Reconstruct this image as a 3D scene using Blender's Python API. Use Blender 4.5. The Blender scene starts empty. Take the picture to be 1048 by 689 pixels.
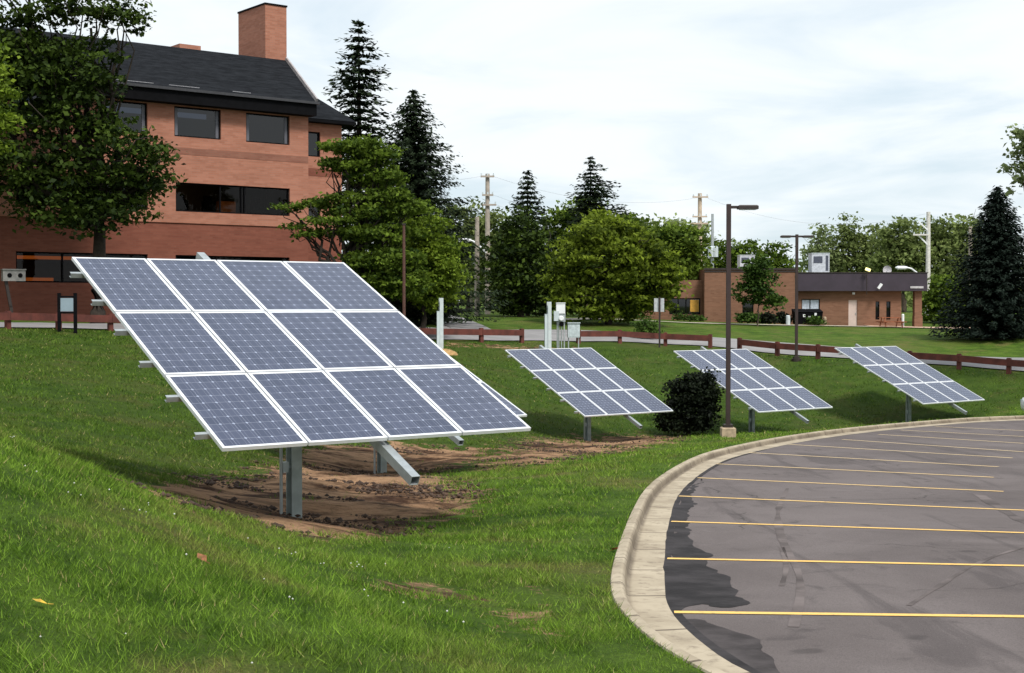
import bpy, math, random
import numpy as np
from mathutils import Vector, Matrix

R = math.radians
random.seed(7)
S = bpy.context.scene
COL = S.collection

# ------------------------------------------------------------------ camera, sky, sun, exposure
FPX, CX, CY = 1440.0, 524.0, 344.5
PITCH = R(-1.3247)
cam_d = bpy.data.cameras.new('camera')
cam = bpy.data.objects.new('camera', cam_d)
COL.objects.link(cam)
cam_d.sensor_width = 36.0
cam_d.lens = 36.0 * FPX / 1048.0
cam_d.clip_start = 0.1
cam_d.clip_end = 6000
cam.location = (0, 0, 0)
cam.rotation_euler = (R(90) + PITCH, 0, 0)
S.camera = cam

SUN_EL, SUN_AZ = R(52), R(150)      # azimuth clockwise from +Y
w = bpy.data.worlds.new('World')
S.world = w
w.use_nodes = True
nt = w.node_tree
nt.nodes.clear()
def N(t, typ, **kw):
    n = t.nodes.new(typ)
    for k, v in kw.items():
        setattr(n, k, v)
    return n
def math_(t, op, a, b=None, clamp=False):
    n = t.nodes.new('ShaderNodeMath'); n.operation = op; n.use_clamp = clamp
    for i, v in enumerate((a, b)):
        if v is None: continue
        if isinstance(v, (int, float)): n.inputs[i].default_value = v
        else: t.links.new(v, n.inputs[i])
    return n.outputs[0]
def mixc(t, fac, a, b):
    n = t.nodes.new('ShaderNodeMix'); n.data_type = 'RGBA'
    if isinstance(fac, (int, float)): n.inputs[0].default_value = fac
    else: t.links.new(fac, n.inputs[0])
    for i, v in ((6, a), (7, b)):
        if isinstance(v, (tuple, list)): n.inputs[i].default_value = (*v[:3], 1)
        else: t.links.new(v, n.inputs[i])
    return n.outputs[2]
def ramp(t, fac, lo, hi):
    n = t.nodes.new('ShaderNodeMapRange'); n.interpolation_type = 'SMOOTHSTEP'
    t.links.new(fac, n.inputs[0]); n.inputs[1].default_value = lo; n.inputs[2].default_value = hi
    return n.outputs[0]
def noise(t, vec, scale, detail=4, rough=.55, dist=0.0):
    n = t.nodes.new('ShaderNodeTexNoise')
    if vec is not None: t.links.new(vec, n.inputs['Vector'])
    n.inputs['Scale'].default_value = scale; n.inputs['Detail'].default_value = detail
    n.inputs['Roughness'].default_value = rough; n.inputs['Distortion'].default_value = dist
    return n.outputs[0]

sky = N(nt, 'ShaderNodeTexSky', sky_type='NISHITA')
sky.sun_disc = False
sky.sun_elevation = SUN_EL
sky.sun_rotation = SUN_AZ
sky.air_density = 1.0; sky.dust_density = 1.5
tc = N(nt, 'ShaderNodeTexCoord')
sep = N(nt, 'ShaderNodeSeparateXYZ'); nt.links.new(tc.outputs['Generated'], sep.inputs[0])
den = math_(nt, 'ADD', math_(nt, 'MAXIMUM', sep.outputs[2], 0.0), 0.10)
cmb = N(nt, 'ShaderNodeCombineXYZ')
nt.links.new(math_(nt, 'DIVIDE', sep.outputs[0], den), cmb.inputs[0])
nt.links.new(math_(nt, 'DIVIDE', sep.outputs[1], den), cmb.inputs[1])
cl = noise(nt, cmb.outputs[0], 0.95, 6, .55, .5)
cl2 = noise(nt, cmb.outputs[0], 0.33, 3, .5, .3)
fac = ramp(nt, math_(nt, 'ADD', math_(nt, 'MULTIPLY', cl, .6), math_(nt, 'MULTIPLY', cl2, .5)), .38, .62)
fac2 = math_(nt, 'ADD', math_(nt, 'MULTIPLY', fac, .3), .7)
base = mixc(nt, fac, (7.5, 8.8, 9.7), (9.1, 9.6, 9.85))
skyc = mixc(nt, fac2, sky.outputs[0], base)
bg = N(nt, 'ShaderNodeBackground'); bg.inputs[1].default_value = 0.074
nt.links.new(skyc, bg.inputs[0])
wo = N(nt, 'ShaderNodeOutputWorld'); nt.links.new(bg.outputs[0], wo.inputs[0])

sun_d = bpy.data.lights.new('sun', 'SUN')
sun_d.energy = 2.5; sun_d.angle = R(14); sun_d.color = (1, .96, .9)
sun = bpy.data.objects.new('sun', sun_d); COL.objects.link(sun)
sdir = Vector((math.sin(SUN_AZ) * math.cos(SUN_EL), math.cos(SUN_AZ) * math.cos(SUN_EL), math.sin(SUN_EL)))
sun.rotation_euler = sdir.to_track_quat('Z', 'Y').to_euler()

S.view_settings.view_transform = 'Standard'
S.view_settings.look = 'None'
S.view_settings.exposure = 0.55
S.view_settings.gamma = 1.0
S.view_settings.use_curve_mapping = False
try:
    S.cycles.max_bounces = 6; S.cycles.transparent_max_bounces = 12
    S.cycles.diffuse_bounces = 3; S.cycles.glossy_bounces = 3
except Exception: pass

# ------------------------------------------------------------------ projection helpers
_c, _s = math.cos(PITCH), math.sin(PITCH)
def ray(px, py):
    u = (px - CX) / FPX; v = -(py - CY) / FPX
    y = _c - v * _s; z = _s + v * _c
    return u / y, z / y
def at(px, py, d):
    a, b = ray(px, py)
    return Vector((a * d, d, b * d))

# ------------------------------------------------------------------ lot outline (asphalt edge) on its sloping plane
LOT_A, LOT_S = -2.0, -0.0444
def lotz(y): return LOT_A + LOT_S * y
def lot_hit(px, py):
    a, b = ray(px, py)
    t = LOT_A / (b - LOT_S)
    return (a * t, t)
edge_px = [(767, 689), (728, 664), (705, 645), (688, 627), (681, 604), (681, 572), (685.5, 534), (693, 508), (712, 489),
           (737, 473), (762, 465), (814, 453), (878, 443.5), (942, 437), (1027, 430)]
edge = [(30, 3.2), (9, 3.6), (5, 4.4), (3.1, 5.8), (2.1, 7.4)] + [lot_hit(*p) for p in edge_px] + [(27, 55.5), (40, 59.5), (70, 64)]
def smooth(pts, step=.3):
    pts = np.array(pts, float)
    for _ in range(3):
        q = np.empty((2 * len(pts) - 2, pts.shape[1]))
        q[0::2] = pts[:-1] * .75 + pts[1:] * .25
        q[1::2] = pts[:-1] * .25 + pts[1:] * .75
        pts = np.vstack([pts[:1], q, pts[-1:]])
    L = np.r_[0, np.cumsum(np.linalg.norm(np.diff(pts, axis=0), axis=1))]
    n = max(2, int(L[-1] / step))
    t = np.linspace(0, L[-1], n)
    return np.array([np.interp(t, L, pts[:, i]) for i in range(pts.shape[1])]).T
EDGE = smooth(edge, .3)
def normals2(P):
    T = np.gradient(P, axis=0); T /= np.linalg.norm(T, axis=1)[:, None]
    return np.stack([-T[:, 1], T[:, 0]], 1)
EN = normals2(EDGE)
CURB_OUT = EDGE + EN * 0.50
LOTPOLY = np.vstack([CURB_OUT, [[90, 64], [90, -20], [30, -20]]])

def seg_dist(x, y, P, closed=False):
    Q = P if not closed else np.vstack([P, P[:1]])
    best = np.full(x.shape, 1e9)
    for i in range(len(Q) - 1):
        ax, ay = Q[i]; dx, dy = Q[i + 1] - Q[i]
        l2 = dx * dx + dy * dy + 1e-12
        t = np.clip(((x - ax) * dx + (y - ay) * dy) / l2, 0, 1)
        best = np.minimum(best, (x - ax - t * dx) ** 2 + (y - ay - t * dy) ** 2)
    return np.sqrt(best)
def inside(x, y, P):
    r = np.zeros(x.shape, bool)
    n = len(P)
    for i in range(n):
        x1, y1 = P[i]; x2, y2 = P[(i + 1) % n]
        if y1 == y2: continue
        c = ((y1 > y) != (y2 > y)) & (x < (x2 - x1) * (y - y1) / (y2 - y1) + x1)
        r ^= c
    return r

# ------------------------------------------------------------------ terrain: thin plate spline through measured points
ctrl = []
def cp(px, py, d): ctrl.append(tuple(at(px, py, d)))
def cw(x, y, z): ctrl.append((x, y, z))
cw(0, 0, -1.65); cw(-3, 0, -1.3); cw(0, -6, -1.7); cw(-8, 3, -.9); cw(-8, -6, -.8); cw(3, 0, -2.0)
cp(0, 689, 6.2); cp(250, 689, 6.9); cp(500, 689, 7.6); cp(650, 689, 8.4)
cp(0, 560, 8); cp(0, 484, 10); cp(0, 443, 12.3); cw(-5.6, 15.5, -1.45); cw(-7, 20, -1.95); cw(-8.5, 25, -2.25)
cp(20, 395, 34); cp(60, 365, 44); cw(-16, 20, -1.7); cw(-20, 32, -1.6)
cp(150, 560, 9); cp(150, 522, 12.2); cp(75, 497, 11.3); cp(225, 546, 13); cp(130, 501, 16.8); cw(-4.3, 17.4, -2.33); cw(-5, 22, -2.6)
cp(300, 600, 9.6); cp(300, 564, 13.2); cp(297, 531, 17.6)
cp(450, 620, 9.9); cp(450, 560, 13.8); cp(450, 520, 19); cp(390, 484, 29); cp(480, 468, 34)
cw(-6, 29, -2.95); cw(-9, 35, -2.3); cw(-3, 36, -3.75)
cp(600, 600, 12); cp(600, 500, 20.5); cp(550, 470, 30); cp(600, 451, 50); cp(640, 458, 42); cp(700, 448, 50)
cp(560, 452, 44); cw(-2.5, 44, -3.6); cw(-3.5, 55, -2.9)
cp(766, 443, 54.1); cp(930, 433, 58.6); cp(745, 447, 46); cp(840, 441, 52)
cp(560, 395, 60); cp(700, 385, 66.5); cp(850, 392, 64); cp(1000, 400, 62)
for px, py, d in [(-60, 337, 52), (44, 337, 56), (102, 338.5, 58), (250, 344, 63), (400, 349, 67), (466, 350, 69), (533, 351, 71), (624, 350.5, 74),
                  (685, 354, 74), (728, 355.5, 73), (757, 360, 72), (792, 364, 70.5), (831, 367, 69), (900, 372, 67), (985, 378, 65), (1022, 381, 64), (1090, 386, 62)]:
    cp(px, py, d)
for px, py, d in [(10, 325.5, 63), (150, 324, 68), (316, 323, 74), (350, 324, 78), (200, 320, 95), (466, 338, 78), (560, 340, 79), (690, 343, 82), (800, 350, 81),
                  (900, 357, 78), (1020, 366, 75), (480, 330, 88), (485, 320, 115), (470, 314, 140), (600, 327, 92), (700, 331, 98), (835, 334, 104),
                  (900, 334.5, 107), (960, 336, 107), (1015, 345, 86), (1080, 350, 80), (760, 325, 125), (920, 325, 130), (1060, 330, 115)]:
    cp(px, py, d)
for x, y, z in [(-60, 40, .2), (-60, 80, .3), (-80, 140, .5), (-30, 180, .3), (40, 200, -.5), (100, 160, -1), (120, 80, -4), (90, 30, -4.2), (60, 0, -3),
                (-60, 0, .5), (0, -60, -1), (60, -60, -3), (-60, -60, .5), (0, 300, 0), (-300, 300, 0), (300, 300, -1), (300, -100, -2), (-300, -100, 0)]:
    cw(x, y, z)
CT = np.array(ctrl)
def _phi(r2): return np.where(r2 > 0, .5 * r2 * np.log(r2 + 1e-12), 0)
def _fit():
    n = len(CT); sc = 20.0
    X = CT[:, :2] / sc
    r2 = ((X[:, None] - X[None]) ** 2).sum(2)
    K = _phi(r2) + np.eye(n) * 2e-3
    P = np.c_[np.ones(n), X]
    A = np.zeros((n + 3, n + 3)); A[:n, :n] = K; A[:n, n:] = P; A[n:, :n] = P.T
    return np.linalg.solve(A, np.r_[CT[:, 2], 0, 0, 0])
WT = _fit()
def tps(x, y):
    x = np.asarray(x, float); y = np.asarray(y, float)
    sh = x.shape; x = x.ravel() / 20; y = y.ravel() / 20
    n = len(CT); out = WT[n] + WT[n + 1] * x + WT[n + 2] * y
    for i in range(n):
        out = out + WT[i] * _phi((x - CT[i, 0] / 20) ** 2 + (y - CT[i, 1] / 20) ** 2)
    far = np.clip((np.hypot(x, y) * 20 - 260) / 200, 0, 1)
    out = out * (1 - far) + far * -1.0
    return np.clip(out, -7, 4).reshape(sh)
_rg = np.random.RandomState(3)
_lat = _rg.rand(256, 256)
def vnoise(x, y, s, seed=0):
    x = np.asarray(x) / s + 17.3 * seed + 1000; y = np.asarray(y) / s + 9.1 * seed + 1000
    xi = np.floor(x).astype(int); yi = np.floor(y).astype(int)
    fx = x - xi; fy = y - yi; fx = fx * fx * (3 - 2 * fx); fy = fy * fy * (3 - 2 * fy)
    g = lambda a, b: _lat[a % 256, b % 256]
    return (g(xi, yi) * (1 - fx) + g(xi + 1, yi) * fx) * (1 - fy) + (g(xi, yi + 1) * (1 - fx) + g(xi + 1, yi + 1) * fx) * fy
def H(x, y, rough=True, sink=True):
    x = np.atleast_1d(np.asarray(x, float)); y = np.atleast_1d(np.asarray(y, float))
    z = tps(x, y)
    if rough:
        near = np.clip((90 - np.hypot(x, y)) / 40, 0, 1)
        z = z + near * ((vnoise(x, y, 2.3, 1) - .5) * .10 + (vnoise(x, y, .8, 2) - .5) * .04)
    m = (np.abs(x) < 95) & (y > -25) & (y < 75)
    if m.any():
        xm, ym = x[m], y[m]
        ins = inside(xm, ym, LOTPOLY)
        d = seg_dist(xm, ym, CURB_OUT)
        lz = lotz(ym)
        t = np.clip(d / 2.2, 0, 1); t = t * t * (3 - 2 * t)
        zo = (lz + .115) * (1 - t) + z[m] * t
        zi = np.where((d > .0) & sink, lz - .5, lz + .115)
        z[m] = np.where(ins, zi, zo)
    return z
def h1(x, y): return float(H([x], [y])[0])
def hit(px, py, lo=4.0, hi=160):
    a, b = ray(px, py)
    t = np.geomspace(lo, hi, 900)
    g = H(a * t, t) - b * t
    i = int(np.argmax(g > 0))
    return np.array((a * t[i], t[i]))

# ------------------------------------------------------------------ materials
MATS = {}
def new_mat(name):
    m = bpy.data.materials.new(name); m.use_nodes = True
    t = m.node_tree; b = t.nodes['Principled BSDF']
    return m, t, b
def plain(name, col, rough=.6, metal=0.0, var=.18, scale=6.0, bump=0.0, spec=.5):
    if name in MATS: return MATS[name]
    m, t, b = new_mat(name)
    tc = t.nodes.new('ShaderNodeTexCoord')
    n = noise(t, tc.outputs['Object'], scale, 5)
    lo = tuple(c * (1 - var) for c in col); hi = tuple(min(1, c * (1 + var)) for c in col)
    t.links.new(mixc(t, ramp(t, n, .3, .7), lo, hi), b.inputs['Base Color'])
    b.inputs['Roughness'].default_value = rough; b.inputs['Metallic'].default_value = metal
    b.inputs['Specular IOR Level'].default_value = spec
    if bump:
        bp = t.nodes.new('ShaderNodeBump'); bp.inputs['Strength'].default_value = bump; bp.inputs['Distance'].default_value = .02
        t.links.new(noise(t, tc.outputs['Object'], scale * 6, 4), bp.inputs['Height']); t.links.new(bp.outputs[0], b.inputs['Normal'])
    MATS[name] = m
    return m
def emit(name, col, s):
    m, t, b = new_mat(name)
    b.inputs['Base Color'].default_value = (*col, 1); b.inputs['Emission Color'].default_value = (*col, 1); b.inputs['Emission Strength'].default_value = s
    return m
def brick(name, c1, c2, mortar):
    m, t, b = new_mat(name)
    tc = t.nodes.new('ShaderNodeTexCoord'); sp = t.nodes.new('ShaderNodeSeparateXYZ'); t.links.new(tc.outputs['Object'], sp.inputs[0])
    cb = t.nodes.new('ShaderNodeCombineXYZ')
    t.links.new(math_(t, 'ADD', sp.outputs[0], sp.outputs[1]), cb.inputs[0]); t.links.new(sp.outputs[2], cb.inputs[1])
    br = t.nodes.new('ShaderNodeTexBrick'); t.links.new(cb.outputs[0], br.inputs['Vector'])
    br.inputs['Color1'].default_value = (*c1, 1); br.inputs['Color2'].default_value = (*c2, 1); br.inputs['Mortar'].default_value = (*mortar, 1)
    br.inputs['Scale'].default_value = 1.0; br.inputs['Mortar Size'].default_value = .008
    br.inputs['Brick Width'].default_value = .30; br.inputs['Row Height'].default_value = .10
    big = ramp(t, noise(t, tc.outputs['Object'], .5, 5, .6), .3, .75)
    mp = t.nodes.new('ShaderNodeMapping'); mp.inputs['Scale'].default_value = (.35, .35, 5)
    t.links.new(tc.outputs['Object'], mp.inputs[0])
    band = ramp(t, noise(t, mp.outputs[0], 1.2, 3), .35, .7)
    col = mixc(t, math_(t, 'MULTIPLY', big, .3), br.outputs[0], tuple(c * .62 for c in c1))
    col = mixc(t, math_(t, 'MULTIPLY', band, .28), col, tuple(min(1, c * 1.35) for c in c2))
    t.links.new(col, b.inputs['Base Color']); b.inputs['Roughness'].default_value = .9; b.inputs['Specular IOR Level'].default_value = .2
    return m
def foliage(name, dark, light, trans=.25):
    m, t, b = new_mat(name)
    at_ = t.nodes.new('ShaderNodeAttribute'); at_.attribute_name = 'tint'
    col = mixc(t, at_.outputs['Fac'], dark, light)
    t.links.new(col, b.inputs['Base Color']); b.inputs['Roughness'].default_value = .7; b.inputs['Specular IOR Level'].default_value = .15
    tr = t.nodes.new('ShaderNodeBsdfTranslucent'); t.links.new(col, tr.inputs[0])
    mx = t.nodes.new('ShaderNodeMixShader'); mx.inputs[0].default_value = trans
    t.links.new(b.outputs[0], mx.inputs[1]); t.links.new(tr.outputs[0], mx.inputs[2])
    t.links.new(mx.outputs[0], t.nodes['Material Output'].inputs[0])
    return m
def pane_glass(name, tint, ior=1.6):
    m, t, b = new_mat(name)
    tr = t.nodes.new('ShaderNodeBsdfTransparent'); tr.inputs[0].default_value = (*tint, 1)
    gl = t.nodes.new('ShaderNodeBsdfGlossy'); gl.inputs['Roughness'].default_value = .02
    fr = t.nodes.new('ShaderNodeFresnel'); fr.inputs[0].default_value = ior
    mx = t.nodes.new('ShaderNodeMixShader'); t.links.new(fr.outputs[0], mx.inputs[0])
    t.links.new(tr.outputs[0], mx.inputs[1]); t.links.new(gl.outputs[0], mx.inputs[2])
    t.links.new(mx.outputs[0], t.nodes['Material Output'].inputs[0])
    return m

def ground_colour(t, vec):
    """lawn colour from world position: patches of deep green, fresh green and straw"""
    a = noise(t, vec, .28, 5, .6); b_ = noise(t, vec, 1.3, 5, .65); c = noise(t, vec, 6.0, 4, .6)
    col = mixc(t, ramp(t, b_, .32, .68), (.056, .122, .010), (.160, .270, .030))
    col = mixc(t, math_(t, 'MULTIPLY', ramp(t, a, .44, .68), .70), col, (.175, .220, .040))
    dry = math_(t, 'MULTIPLY', ramp(t, noise(t, vec, .55, 6, .7, .4), .50, .68), .65)
    col = mixc(t, dry, col, (.290, .225, .090))
    col = mixc(t, math_(t, 'MULTIPLY', ramp(t, c, .5, .8), .35), col, (.030, .052, .010))
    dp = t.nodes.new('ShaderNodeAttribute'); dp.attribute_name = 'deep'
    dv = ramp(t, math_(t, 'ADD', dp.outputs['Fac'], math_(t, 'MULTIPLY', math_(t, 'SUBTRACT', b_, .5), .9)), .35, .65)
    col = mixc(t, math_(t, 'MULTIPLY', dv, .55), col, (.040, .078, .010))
    return col
gm, t, b = new_mat('lawn_and_dirt')
geo = t.nodes.new('ShaderNodeNewGeometry')
vec = geo.outputs['Position']
gcol = ground_colour(t, vec)
fine = noise(t, vec, 38, 3, .7)
gcol = mixc(t, math_(t, 'MULTIPLY', ramp(t, fine, .35, .7), .55), gcol, (.022, .040, .008))
da = t.nodes.new('ShaderNodeAttribute'); da.attribute_name = 'dirt'
dn = noise(t, vec, 2.4, 7, .72, .3)
dm = ramp(t, math_(t, 'ADD', da.outputs['Fac'], math_(t, 'MULTIPLY', math_(t, 'SUBTRACT', dn, .5), 1.9)), .44, .60)
mpd = t.nodes.new('ShaderNodeMapping'); mpd.inputs['Scale'].default_value = (.55, 1.7, 1); mpd.inputs['Rotation'].default_value = (0, 0, R(-14)); t.links.new(vec, mpd.inputs[0])
d1 = noise(t, mpd.outputs[0], 1.0, 8, .72, .6); d2 = noise(t, mpd.outputs[0], 8, 5, .7)
dcol = mixc(t, ramp(t, d1, .40, .58), (.056, .027, .016), (.400, .240, .138))
dcol = mixc(t, math_(t, 'MULTIPLY', ramp(t, d2, .48, .75), .6), dcol, (.040, .024, .016))
dcol = mixc(t, math_(t, 'MULTIPLY', ramp(t, noise(t, vec, .9, 6, .7), .55, .72), .5), dcol, (.200, .165, .075))
gcol = mixc(t, .30, gcol, (.018, .026, .007))
t.links.new(mixc(t, dm, gcol, dcol), b.inputs['Base Color'])
b.inputs['Roughness'].default_value = .95; b.inputs['Specular IOR Level'].default_value = .1
bp = t.nodes.new('ShaderNodeBump'); bp.inputs['Strength'].default_value = 1.0; bp.inputs['Distance'].default_value = .10
t.links.new(noise(t, vec, 12, 6, .7), bp.inputs['Height']); t.links.new(bp.outputs[0], b.inputs['Normal'])
MATS['ground'] = gm
bm_, t, b = new_mat('grass_blades')
geo = t.nodes.new('ShaderNodeNewGeometry')
gc = ground_colour(t, geo.outputs['Position'])
ta = t.nodes.new('ShaderNodeAttribute'); ta.attribute_name = 'tint'
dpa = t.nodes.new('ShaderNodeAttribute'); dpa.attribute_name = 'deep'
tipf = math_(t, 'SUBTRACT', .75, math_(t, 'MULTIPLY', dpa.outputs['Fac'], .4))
gc = mixc(t, math_(t, 'MULTIPLY', ramp(t, ta.outputs['Fac'], .5, 1.0), tipf), gc, (.265, .425, .048))
gc = mixc(t, math_(t, 'MULTIPLY', ramp(t, ta.outputs['Fac'], .955, .99), .9), gc, (.42, .34, .16))
gc = mixc(t, math_(t, 'MULTIPLY', math_(t, 'SUBTRACT', 1.0, ramp(t, ta.outputs['Fac'], .0, .45)), .55), gc, (.028, .060, .012))
t.links.new(gc, b.inputs['Base Color']); b.inputs['Roughness'].default_value = .7; b.inputs['Specular IOR Level'].default_value = .10
tr = t.nodes.new('ShaderNodeBsdfTranslucent'); t.links.new(gc, tr.inputs[0])
mx = t.nodes.new('ShaderNodeMixShader'); mx.inputs[0].default_value = .3
t.links.new(b.outputs[0], mx.inputs[1]); t.links.new(tr.outputs[0], mx.inputs[2]); t.links.new(mx.outputs[0], t.nodes['Material Output'].inputs[0])
MATS['blade'] = bm_

asph, t, b = new_mat('asphalt')
geo = t.nodes.new('ShaderNodeNewGeometry'); vec = geo.outputs['Position']
c = mixc(t, ramp(t, noise(t, vec, .35, 6, .6, .6), .3, .72), (.112, .093, .090), (.168, .142, .138))
c = mixc(t, math_(t, 'MULTIPLY', ramp(t, noise(t, vec, 1.6, 6, .7, 1.2), .54, .74), .65), c, (.062, .052, .052))
mp = t.nodes.new('ShaderNodeMapping'); mp.inputs['Scale'].default_value = (1.4, .16, 1); mp.inputs['Rotation'].default_value = (0, 0, R(12))
t.links.new(vec, mp.inputs[0])
c = mixc(t, math_(t, 'MULTIPLY', ramp(t, noise(t, mp.outputs[0], 1.0, 5, .6, .8), .54, .66), .55), c, (.066, .055, .055))
c = mixc(t, math_(t, 'MULTIPLY', ramp(t, noise(t, vec, .8, 7, .75, .5), .60, .74), .35), c, (.21, .19, .18))
c = mixc(t, math_(t, 'MULTIPLY', ramp(t, noise(t, vec, 60, 3, .8), .42, .68), .45), c, (.058, .05, .048))
c = mixc(t, math_(t, 'MULTIPLY', ramp(t, noise(t, vec, 130, 2, .8), .60, .72), .5), c, (.30, .27, .25))
vor = t.nodes.new('ShaderNodeTexVoronoi'); vor.feature = 'DISTANCE_TO_EDGE'; vor.inputs['Scale'].default_value = .22
wv = t.nodes.new('ShaderNodeVectorMath'); wv.operation = 'ADD'; t.links.new(vec, wv.inputs[0])
nz = t.nodes.new('ShaderNodeTexNoise'); nz.inputs['Scale'].default_value = 1.1; nz.inputs['Detail'].default_value = 5; t.links.new(vec, nz.inputs['Vector']); t.links.new(nz.outputs['Color'], wv.inputs[1])
t.links.new(wv.outputs[0], vor.inputs['Vector'])
crk = math_(t, 'MULTIPLY', math_(t, 'LESS_THAN', vor.outputs['Distance'], .0035), ramp(t, noise(t, vec, .3, 3), .48, .58))
c = mixc(t, math_(t, 'MULTIPLY', crk, .7), c, (.04, .034, .032))
spot = ramp(t, noise(t, vec, 1.7, 2, .4), .70, .76)
c = mixc(t, math_(t, 'MULTIPLY', spot, .55), c, (.05, .043, .042))
t.links.new(c, b.inputs['Base Color']); b.inputs['Roughness'].default_value = .88; b.inputs['Specular IOR Level'].default_value = .15
bp = t.nodes.new('ShaderNodeBump'); bp.inputs['Strength'].default_value = .35; bp.inputs['Distance'].default_value = .01
t.links.new(noise(t, vec, 70, 3), bp.inputs['Height']); t.links.new(bp.outputs[0], b.inputs['Normal'])
MATS['asphalt'] = asph
plain('stained_asphalt', (.058, .050, .050), .88, var=.35, scale=3, bump=.3, spec=.12)
plain('fresh_asphalt', (.036, .032, .033), .85, var=.4, scale=2.5, bump=.3, spec=.12)
plain('road', (.235, .225, .225), .9, var=.15, scale=.6)
plain('path', (.42, .37, .30), .9, var=.12, scale=.8)

kb, t, b = new_mat('kerb_concrete')
uv = t.nodes.new('ShaderNodeUVMap'); sp = t.nodes.new('ShaderNodeSeparateXYZ'); t.links.new(uv.outputs[0], sp.inputs[0])
geo = t.nodes.new('ShaderNodeNewGeometry'); vec = geo.outputs['Position']
c = mixc(t, ramp(t, noise(t, vec, 1.2, 6, .65), .3, .7), (.31, .255, .185), (.46, .39, .29))
c = mixc(t, math_(t, 'MULTIPLY', ramp(t, noise(t, vec, 7, 6, .7), .50, .68), .65), c, (.17, .135, .10))
flow = math_(t, 'MULTIPLY', ramp(t, math_(t, 'ABSOLUTE', math_(t, 'SUBTRACT', sp.outputs[1], .352)), .055, .0), math_(t, 'ADD', math_(t, 'MULTIPLY', ramp(t, noise(t, vec, .8, 5, .6), .3, .6), .5), .5))
c = mixc(t, math_(t, 'MULTIPLY', flow, .85), c, (.10, .078, .058))
fr = math_(t, 'FRACT', math_(t, 'DIVIDE', math_(t, 'ADD', sp.outputs[0], math_(t, 'MULTIPLY', sp.outputs[1], .25)), 1.55))
j = math_(t, 'LESS_THAN', fr, .028)
c = mixc(t, math_(t, 'MULTIPLY', j, .8), c, (.08, .06, .045))
t.links.new(c, b.inputs['Base Color']); b.inputs['Roughness'].default_value = .9; b.inputs['Specular IOR Level'].default_value = .2
MATS['kerb'] = kb
ln, t, b = new_mat('yellow_paint')
geo = t.nodes.new('ShaderNodeNewGeometry'); vec = geo.outputs['Position']
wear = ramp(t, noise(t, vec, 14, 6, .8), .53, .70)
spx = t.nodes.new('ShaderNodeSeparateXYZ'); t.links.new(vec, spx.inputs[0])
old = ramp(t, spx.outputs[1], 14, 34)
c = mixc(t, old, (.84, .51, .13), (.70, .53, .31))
c = mixc(t, math_(t, 'MULTIPLY', wear, .7), c, (.16, .13, .10))
t.links.new(c, b.inputs['Base Color']); b.inputs['Roughness'].default_value = .7
MATS['line'] = ln

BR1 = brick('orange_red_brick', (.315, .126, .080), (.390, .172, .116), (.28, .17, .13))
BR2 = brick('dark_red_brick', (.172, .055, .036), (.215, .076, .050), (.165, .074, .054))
BRB = brick('mid_red_brick', (.215, .085, .058), (.26, .115, .08), (.2, .12, .09))
BR3 = brick('brown_brick', (.180, .088, .054), (.235, .120, .076), (.19, .12, .085))
rm, t, b = new_mat('roof_shingle')
tc = t.nodes.new('ShaderNodeTexCoord')
mp = t.nodes.new('ShaderNodeMapping'); mp.inputs['Scale'].default_value = (.6, 3, 3); t.links.new(tc.outputs['Object'], mp.inputs[0])
c = mixc(t, ramp(t, noise(t, mp.outputs[0], 2.2, 5, .7), .3, .7), (.006, .007, .009), (.017, .019, .023))
t.links.new(c, b.inputs['Base Color']); b.inputs['Roughness'].default_value = .95; b.inputs['Specular IOR Level'].default_value = .12
MATS['roof'] = rm
M_galv = plain('galvanised_steel', (.42, .45, .46), .45, .55, .12, 9)
M_postgreen = plain('weathered_galvanised_post', (.38, .43, .42), .55, .2, .18, 5)
M_alu = plain('bright_aluminium', (.78, .79, .81), .38, .25, .05, 9)
M_dark = plain('dark_bronze_paint', (.026, .017, .014), .5, 0, .2, 4)
M_black = plain('black_trim', (.004, .004, .005), .8, 0, .2, 4, spec=.08)
M_rail = plain('red_brown_timber', (.105, .026, .018), .8, 0, .30, 2.5)
M_wood = plain('grey_utility_wood', (.36, .31, .26), .9, 0, .2, 3)
M_wood2 = plain('tan_utility_wood', (.50, .40, .30), .9, 0, .15, 3)
M_conc = plain('tan_concrete', (.37, .28, .19), .9, 0, .2, 8)
M_boxgrey = plain('pale_grey_enamel', (.50, .56, .58), .45, 0, .08, 3)
M_white = plain('white_enamel', (.75, .76, .78), .4, 0, .05, 3)
M_bark = plain('dark_bark', (.030, .022, .016), .95, 0, .35, 6)
M_bark2 = plain('brown_bark', (.085, .062, .045), .95, 0, .3, 6)
M_fascia = plain('dark_plum_metal_fascia', (.035, .024, .038), .6, 0, .15, 1.5)
M_door = plain('pink_beige_door', (.58, .45, .40), .6, 0, .06, 2)
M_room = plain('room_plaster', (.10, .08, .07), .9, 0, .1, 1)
M_orange = plain('orange_furniture', (.60, .20, .04), .7, 0, .15, 2)
M_lamp_on = emit('lit_lamp', (1, .72, .38), 1.6)
M_warm = emit('warm_window_glow', (1, .26, .04), .3)
M_pane = pane_glass('window_glass', (.16, .18, .22))
M_pane_clear = pane_glass('clear_window_glass', (.55, .52, .50), 1.28)
M_jamb = plain('grey_window_jamb', (.10, .10, .12), .5, 0, .1, 3)
M_wire = plain('cable', (.30, .31, .33), .6, 0, .1, 3)

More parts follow.
